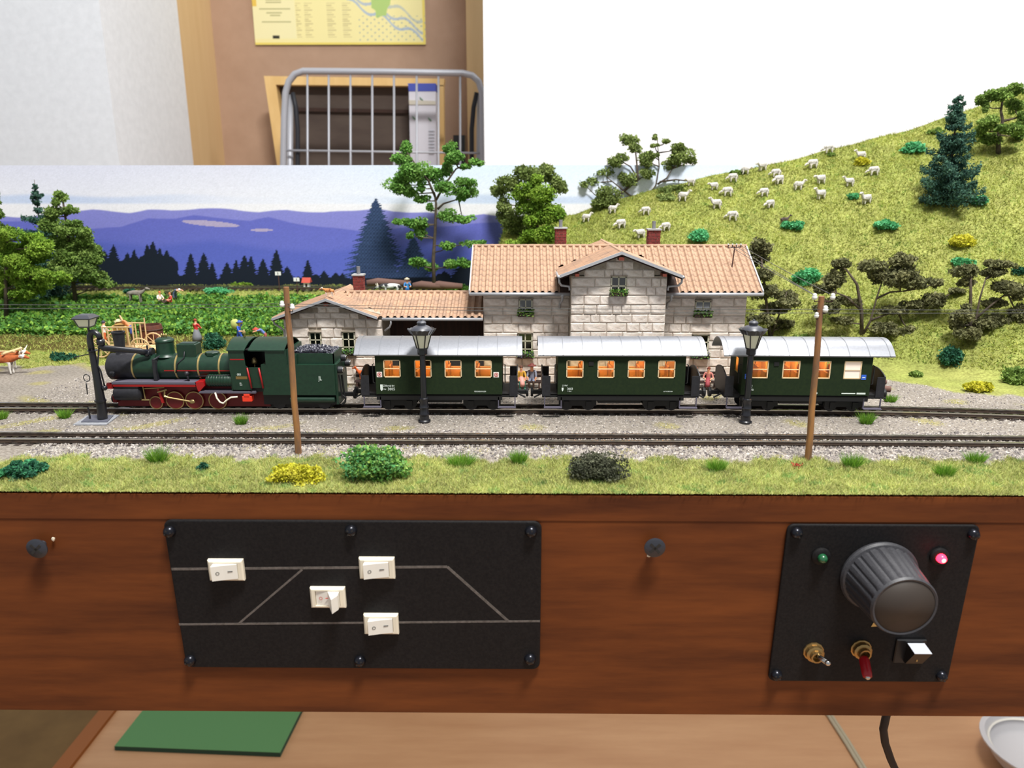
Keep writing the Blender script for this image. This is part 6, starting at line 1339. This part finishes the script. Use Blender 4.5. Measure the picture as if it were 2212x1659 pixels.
figure('seated woman in a dark red dress between the second and third coach', 1531, 800, YS, 'sit', -.3, (190, 120, 110), (150, 60, 66), (120, 60, 40), None, (150, 62, 70), 1.85, 0, (1, 1))
figure('farm worker in white shirt and orange trousers left of the cart', 228, 748, 56, 'walk', 2.6, (232, 228, 220), (196, 96, 50), (60, 60, 80), None, None, 2.1, .1, (1, 1), Z=.55)
figure('farmer in blue dungarees and straw hat bending over the cart', 284, 722, 55.2, 'bend', -1.2, (225, 140, 90), (62, 80, 150), (160, 120, 70), (206, 196, 150), None, 2.3, 0, (2, 3), Z=W(285, 737, 55.2).z)
figure('woman with red bodice and grey skirt in front of the field', 427, 742, None, 'stand', 2.8, (200, 50, 50), (120, 120, 126), (150, 60, 40), None, (118, 120, 126), 2.0, 0, (1, 1))
figure('man in blue shirt and cap carrying a sack behind the cab', 519, 748, None, 'walk', 1.4, (50, 90, 200), (50, 80, 180), (60, 80, 150), (50, 80, 160), None, 2.0, 0, (1, 3))
figure('worker with a red cap stooping behind the locomotive cab', 575, 748, None, 'bend', -1.3, (90, 110, 170), (150, 80, 70), (180, 60, 40), (190, 60, 44), None, 2.0, 0, (2, 2))
figure('farmer in a bright blue shirt beside the black and white cow', 880, 634, 68.5, 'stand', .4, (60, 140, 210), (50, 110, 180), (200, 170, 130), (220, 200, 170), None, 1.9, 2.4-Hs(-9, 68.5)*0, (1, 1), Z=Hs(-9, 68.5)+.4)
figure('picnicker in white sitting in the far meadow', 348, 660, None, 'ground', 1.0, (235, 232, 220), (225, 215, 200), (200, 110, 60), None, None, 1.8, .3, (1, 1))
figure('picnicker in red sitting on the far meadow beside a white-haired one', 369, 661, None, 'ground', -.8, (200, 60, 50), (190, 80, 60), (200, 130, 80), None, None, 1.7, .3, (1, 1))
figure('picnicker in grey-blue leaning over the group in the far meadow', 380, 660, None, 'bend', 1.2, (90, 110, 140), (80, 96, 116), (225, 225, 225), None, None, 1.9, .2, (2, 2))
m = MB()
sp = W(525, 706, 60); m.ico((sp.x+.25, G(519, 748).y, G(519, 748).z+1.75), (.38, .28, .42), .12, 2); tag(m.build('sack', simple('sackm', (176, 182, 104), .9), None, True, org=(sp.x, 58, 1)), 'yellow-green sack on the shoulder of the man in blue', 'sack')
def bench(px0, px1, label):
    a, b = W(px0, 820, YS).x, W(px1, 820, YS).x; t = thing('bench', label, 'bench', ((a+b)/2, YS, 0)); zs = .42
    for k in range(3): m = MB(); m.box(a, b, YS-.42+k*.18, YS-.42+k*.18+.14, zs, zs+.07); m.build('seat_slat', 'planter_wood', t)
    for k in range(2): m = MB(); m.box(a, b, YS+.2, YS+.26, zs+.22+k*.24, zs+.38+k*.24); m.build('back_slat', 'planter_wood', t)
    for x in (a+.12, b-.2):
        for y in (YS-.4, YS+.1): m = MB(); m.box(x, x+.08, y, y+.08, 0, zs); m.build('leg', 'iron_rust', t)
bench(1106, 1170, 'dark wooden bench under the seated couple by the station wall'); bench(1474, 1550, 'dark wooden bench under the three people right of the middle coach'); bench(768, 800, 'brown wooden bench with an orange cat behind the first coach end')
# ---- quadrupeds
def quad(name, label, cat, B, face, sc, body=(214, 209, 202), legc=None, head=0, kind='sheep', group=None, spots=None):
    legc = legc or body; lab = label
    L_, hL, r = (.48, .36, .25) if kind == 'sheep' else (.85, .55, .20) if kind == 'cow' else (.7, .6, .18) if kind == 'donkey' else (.38, .30, .13)
    hz = hL+ (r*.8); nz_ = {0: .05, 1: -.28, 2: .28}[head]*(1.0 if kind == 'sheep' else .75)
    V = [(0, 0, hz), (-L_*.5, 0, hz+.02), (-L_*.75, 0, hz-.02), (L_*.45, 0, hz+.01), (L_*.68, 0, hz+.06), (L_*.95, 0, hz+nz_*.6+.08), (L_*1.15, 0, hz+nz_*.95+.10), (L_*1.15+.20*(.5+L_), 0, hz+nz_*1.1+.0)]
    E = [(0, 1), (1, 2), (0, 3), (3, 4), (4, 5), (5, 6), (6, 7)]; R_ = [r, r*1.02, r*.7, r*.98, r*.7, r*.46, r*.45, r*.24]; own = [0, 0, 0, 0, 0, 0, 1, 1] if kind == 'sheep' else [0]*8
    def add(p, par, rr, o_): V.append(p); E.append((par, len(V)-1)); R_.append(rr); own.append(o_); return len(V)-1
    for s in (-1, 1):
        h = add((-L_*.55, s*r*.55, hz-.1), 1, r*.5, 0); k = add((-L_*.50, s*r*.6, hL*.62), h, r*.28, 1); k2 = add((-L_*.62, s*r*.6, hL*.36), k, r*.18, 1); add((-L_*.58, s*r*.6, .02), k2, r*.18, 1)
        h = add((L_*.42, s*r*.5, hz-.12), 3, r*.4, 0); k = add((L_*.42, s*r*.55, hL*.45), h, r*.22, 1); add((L_*.44, s*r*.55, .02), k, r*.17, 1)
        add((L_*1.08, s*r*.75, hz+nz_*.95+.16), 6, r*.14, 1)
    tl = add((-L_*.85, 0, hz-.08), 2, r*.22, 0); add((-L_*.9, 0, hz-.3), tl, r*.12, 0)
    me = skin(V, E, R_, 1); bn = 'fur_%d_%d_%d' % tuple(body); ln_ = 'fur_%d_%d_%d' % tuple(legc); simple(bn, body, .95, c2=tuple(int(c*.85) for c in body), scale=8, bump=.6, bdist=.04); simple(ln_, legc, .9)
    me.materials.clear(); me.materials.append(MATS[bn]); me.materials.append(MATS[ln_])
    if spots: sn = 'fur_%d_%d_%d' % spots; simple(sn, spots, .9); me.materials.append(MATS[sn])
    VA = [Vector(v) for v in V]
    for p in me.polygons:
        c = p.center; best = min(range(len(E)), key=lambda i: (VA[E[i][0]].lerp(VA[E[i][1]], max(0, min(1, (c-VA[E[i][0]]).dot(VA[E[i][1]]-VA[E[i][0]])/max(1e-9, (VA[E[i][1]]-VA[E[i][0]]).length_squared))))-c).length)
        p.material_index = own[E[best][1]]; p.use_smooth = True
        if spots and p.material_index == 0 and math.sin(c.x*9+c.z*6)*math.sin(c.x*5-c.z*8+1)+.1*c.y > .12: p.material_index = 2
    me.transform(Matrix.Scale(U, 4)); 
    if kind in ('cow', 'ox'):
        t = thing(name, lab, cat, tuple(B), group, (0, 0, face), True); b = link('body', me, t, (0, 0, 0)); t.scale = (sc,)*3
        for s in (-1, 1):
            m = MB(); m.tube([(L_*1.08, s*r*.4, hz+nz_*.95+.20), (L_*1.1, s*r*1.0, hz+nz_*.95+.25), (L_*1.18, s*r*1.2, hz+nz_*.95+.40)], [.035, .03, .01], 6); m.build('horn', 'cream_plastic', t, True)
        return t
    o = link(name, me, None, (0, 0, 0)); o.location = Vector(B)*U; o.rotation_euler = (0, 0, face); o.scale = (sc,)*3; return tag(o, lab, cat, group)
SH = [quad('sheep', 'x', 'sheep', (0, 0, 0), 0, 1, head=h_, legc=(214, 208, 196)) for h_ in (0, 1, 2)]
pi = math.pi
sheep = [(1266, 470, 0, 2, 'white sheep farthest left on the hill, left of the sparse ridge tree shade'), (1323, 452, 0, 2, 'white sheep with raised head just below the sparse ridge tree'), (1395, 455, pi, 1, 'white sheep grazing right below the sparse ridge tree'), (1341, 484, pi, 1, 'white sheep grazing between the two roof chimneys'),
    (1438, 489, pi, 1, 'white sheep grazing right beside the right roof chimney'), (1383, 506, pi, 0, 'white sheep just left of the right roof chimney'), (1475, 426, 0, 2, 'white sheep at the right end of the ridge tree bushes'), (1547, 443, pi, 2, 'white sheep looking left below the grazing trio at the ridge'),
    (1582, 467, pi, 1, 'white sheep above the mint bush by the right chimney'), (1571, 414, pi, 1, 'white sheep grazing, lower one of the pair near the ridge bushes'), (1542, 401, pi, 0, 'white sheep nearest the backdrop edge, upper one of a pair'), (1583, 383, pi, 1, 'white sheep at the ridge in front of a green bush'),
    (1646, 359, pi, 0, 'white sheep on the skyline where the backdrop ends'), (1676, 373, pi, 1, 'white sheep grazing, upper of two close together below the skyline'), (1682, 388, pi, 1, 'white sheep grazing, lower of two close together below the skyline'), (1650, 415, pi, 1, 'white sheep grazing above another grazing one in mid slope'), (1663, 440, pi, 1, 'white sheep grazing above the mint bush with the brown animal'),
    (1724, 402, 0, 2, 'white sheep with raised head facing right in the flock centre'), (1755, 355, pi, 1, 'white sheep grazing just under the crest left of a dark bush'), (1772, 388, pi, 0, 'white sheep facing left, two below the crest, above a lying one'), (1772, 421, pi, 2, 'white sheep looking left with head up in the lower flock centre'),
    (1834, 394, pi, 2, 'white sheep looking left below the yellow bush'), (1870, 433, pi, 2, 'white sheep beside the pale mint bush, lowest on the right'), (1887, 369, pi, 1, 'white sheep grazing right of the yellow bush'), (1859, 337, pi, 2, 'white sheep just above the yellow bush'), (1790, 322, pi, 1, 'white sheep on the crest above a small dark bush'),
    (1492, 392, pi, 0, 'white sheep half hidden at the end of the low ridge branch'), (1610, 368, 0, 0, 'white sheep half hidden behind the ridge grass left of the skyline sheep')]
for i, (px, py, f, h_, lab) in enumerate(sheep):
    g_ = G(px, py+11); o = SH[h_].copy(); COL.objects.link(o); o.location = g_*U; o.rotation_euler = (0, 0, f+random.uniform(-.35, .35)); s_ = 1.0*(1+.1*random.uniform(-1, 1)); o.scale = (s_,)*3
    o.name = 'sheep'; tag(o, lab, 'sheep', 'white sheep grazing on the hill')
for o in SH: bpy.data.objects.remove(o)
quad('dog', 'small dark brown dog behind the mint bush among the sheep', 'dog', G(1694, 486), 0, 1.1, (92, 78, 72), kind='dog', head=2)
quad('donkey', 'grey donkey standing in the far meadow above the crop field', 'donkey', G(296, 660)+Vector((0, 0, .15)), 0, 1.35, (142, 134, 124), kind='donkey', head=2)
quad('cow', 'black and white spotted cow behind the low wing roof', 'cow', (W(845, 625, 68).x, 68, Hs(-9, 68)+.85), pi, 1.35, (228, 228, 224), kind='cow', head=1, spots=(50, 50, 54))
for px, lab in ((12, 'brown draught ox nearer the track at the left edge'),):
    quad('cow', lab, 'ox', (W(12, 822, 49.5).x, 49.5, 0), .05, 1.5, (176, 92, 46), (225, 220, 214), kind='cow', head=0)
quad('cow', 'brown draught ox half hidden behind its yoke partner at the left edge', 'ox', (W(18, 815, 51.0).x, 51.0, 0), 0, 1.5, (190, 104, 54), (225, 220, 214), kind='cow', head=0)
m = MB(); a = W(0, 776, 50); m.rod((a.x-2, 50.2, 1.5), (a.x+1.0, 50.2, 1.45), .07); m.rod((a.x+.8, 49.2, 1.5), (a.x+.8, 51.2, 1.5), .09); tag(m.build('wooden_yoke', 'wood_jamb', None, org=(a.x, 50, 1.4)), 'wooden yoke across the two oxen at the left edge', 'yoke')
quad('cat', 'orange and white cat walking on the gable of the low wing roof', 'cat', (wgm+.15, wY0+.35, wRZ+.16), pi, 1.0, (214, 140, 84), (235, 215, 200), kind='dog', head=0)
quad('cat', 'orange cat crouching on the bench behind the first coach end', 'cat', (W(784, 800, YS).x, YS, .5), pi, 1.15, (204, 96, 44), kind='dog', head=2)
# ---- cart
cy = 55.5; cpx = lambda px, py, Y=cy: W(px, py, Y)
c0 = cpx(285, 765); t = thing('hay_cart', 'light wooden ladder cart behind the locomotive chimney', 'cart', (c0.x, cy, .1)); zb = cpx(285, 748).z; za = cpx(285, 705).z
xa, xb = cpx(223, 740).x, cpx(342, 740).x
m = MB(); m.box(xa, xb, cy-.9, cy+.9, zb-.15, zb-.05); m.build('cart_bed', 'wood_jamb', t)
for y in (cy-.95, cy+.95):
    xs_ = cpx(240, 740).x; xe_ = cpx(304, 740).x
    for zz in (zb, za+.1): m = MB(); m.rod((xs_, y, zz), (xe_, y, zz), .06, n=6); m.build('side_rail', 'wood_jamb', t)
    for k in range(7): x = xs_+(xe_-xs_)*k/6; m = MB(); m.rod((x, y, zb), (x, y, za+(.5 if k == 6 else .1)), .05, n=6); m.build('side_rung', 'wood_jamb', t)
m = MB(); m.rod((xb-.6, cy, zb), (xb+.6, cy-.6, zb-.5), .08); m.rod((xb-.6, cy, zb), (xb+.5, cy+.8, zb-.2), .07); m.rod((cpx(304, 740).x, cy-.9, zb+.05), (cpx(330, 735).x, cy-.9, zb+.15), .06); m.build('drawbar', 'wood_jamb', t)
for x in (cpx(236, 760).x, cpx(320, 760).x):
    for y in (cy-1.1, cy+1.1):
        R_ = .72; zc = .15+R_; m = MB(); m.tube([(x+R_*math.cos(a_*2*pi/20), y, zc+R_*math.sin(a_*2*pi/20)) for a_ in range(21)], .06, 6)
        for k in range(8): a_ = k*pi/4; m.rod((x, y, zc), (x+R_*math.cos(a_), y, zc+R_*math.sin(a_)), .035, n=5)
        m.lathe((x, y, zc), [(.12, -.1), (.12, .1)], 10, 'y'); m.build('wheel', 'wood_jamb', t)
m = MB(); p = cpx(262, 710, 55.0); m.bbox(p.x-.7, p.x+.45, 54.9, 56.0, p.z-.35, p.z+.25, .05); tag(m.build('wooden_crate', simple('ochre_crate', (176, 140, 70), .8), None, org=(p.x, 55.5, p.z-.35)), 'ochre wooden crate standing on the ladder cart', 'crate')
p = cpx(327, 720, 57.5); m = MB(); m.lathe((p.x, 57.5, p.z-.9), [(.75, 0), (.85, .2), (.88, .8), (.85, 1.4), (.8, 1.6), (.7, 1.6), (.7, 1.3), (.0011, 1.3)], 20); 
t = thing('wooden_vat', 'reddish brown round wooden vat behind the cart', 'vat', (p.x, 57.5, Hs(p.x, 57.5))); m.build('vat_body', simple('vatm', (104, 56, 40), .7, c2=(80, 42, 32), scale=2), t, True, angle=40)
m = MB()
for z_ in (.35, 1.25): m.lathe((p.x, 57.5, p.z-.9+z_), [(.87, -.05), (.90, -.05), (.90, .05), (.87, .05)], 20)
m.build('vat_hoop', 'iron_rust', t, True); m = MB(); m.box(p.x-.6, p.x+.6, 57, 58, Hs(p.x, 57.5)-.1, p.z-.88); m.build('vat_stand', 'planter_wood', t)
# ---- small lineside items in the far meadow
for px, py, lab in ((601, 591, 'small white sign high on a post by the printed conifers'), (641, 604, 'small white sign on a post left of the little shrine')):
    p = W(px, py, 72); t = thing('trackside_sign', lab, 'sign', (p.x, 72, Hs(p.x, 72))); m = MB(); m.rod((p.x, 72, Hs(p.x, 72)), (p.x, 72, p.z), .05, n=6); m.build('post', 'iron_rust', t)
    m = MB(); m.box(p.x-.28, p.x+.28, 71.9, 71.95, p.z-.16, p.z+.2); s_ = m.build('sign_plate', 'porcelain', t); m = MB(); m.box(p.x-.03, p.x+.03, 71.88, 71.9, p.z-.1, p.z+.12); m.build('sign_mark', 'ink', s_)
p = G(664, 628); p.z += .35; t = thing('wayside_shrine', 'tiny white wayside shrine with a red roof in the far meadow', 'shrine', tuple(p))
m = MB(); m.box(p.x-.28, p.x+.28, p.y-.25, p.y+.25, p.z-.5, p.z+.5); m.build('shrine_wall', 'porcelain', t); m = MB(); m.prism([(p.y-.45, p.z+.48), (p.y+.45, p.z+.48), (p.y, p.z+.95)], p.x-.42, p.x+.42, 'x'); m.build('shrine_roof', simple('redroof', (176, 66, 48), .7), t)
m = MB(); m.box(p.x-.1, p.x+.1, p.y-.27, p.y-.24, p.z, p.z+.35); m.build('niche', 'timber_dark', t)
for k, (px, py, L_) in enumerate(((840, 612, 4.2), (930, 618, 3.4), (965, 618, 3.0))):
    p = W(px, py, 71); m = MB(); a = (p.x-L_/2, 71, p.z); m.tube([(p.x-L_/2, 71, p.z), (p.x-L_/4, 71.1, p.z+.12), (p.x, 71, p.z+.05), (p.x+L_/2, 71.05, p.z-.02)], [.3, .38, .36, .26], 9)
    tag(m.build('earth_mound', 'trunk_log', None, True, org=(p.x, 71, p.z)), ['long brown weathered trunk left of the farmer in blue', 'brown weathered trunk right of the farmer in blue', 'brown weathered trunk at the foot of the tall tree'][k], 'log').name = 'fallen_log'
p = WZ(1905, 838, .2)
for k, (dx, dy, dz, L_, a_) in enumerate(((-.5, .6, .18, 1.3, .2), (-.2, 0, .18, 1.4, -.35), (-.1, .3, .5, .9, .1))):
    m = MB(); c_, s_ = math.cos(a_), math.sin(a_); m.rod((p.x+dx-c_*L_/2, p.y+dy-s_*L_/2, dz), (p.x+dx+c_*L_/2, p.y+dy+s_*L_/2, dz+.02), .19, .18, 10)
    tag(m.build('log', 'trunk_log', None, True, angle=50, org=(p.x, p.y, .1)), ['rear log of the pile behind the last coach end', 'front log of the pile behind the last coach end', 'top log of the pile behind the last coach end'][k], 'log', 'logs piled behind the last coach')
print('DONE objs', len(bpy.data.objects), 'tris', sum(len(o.data.loops)-2*len(o.data.polygons) for o in bpy.data.objects if o.type=='MESH' and o.data))
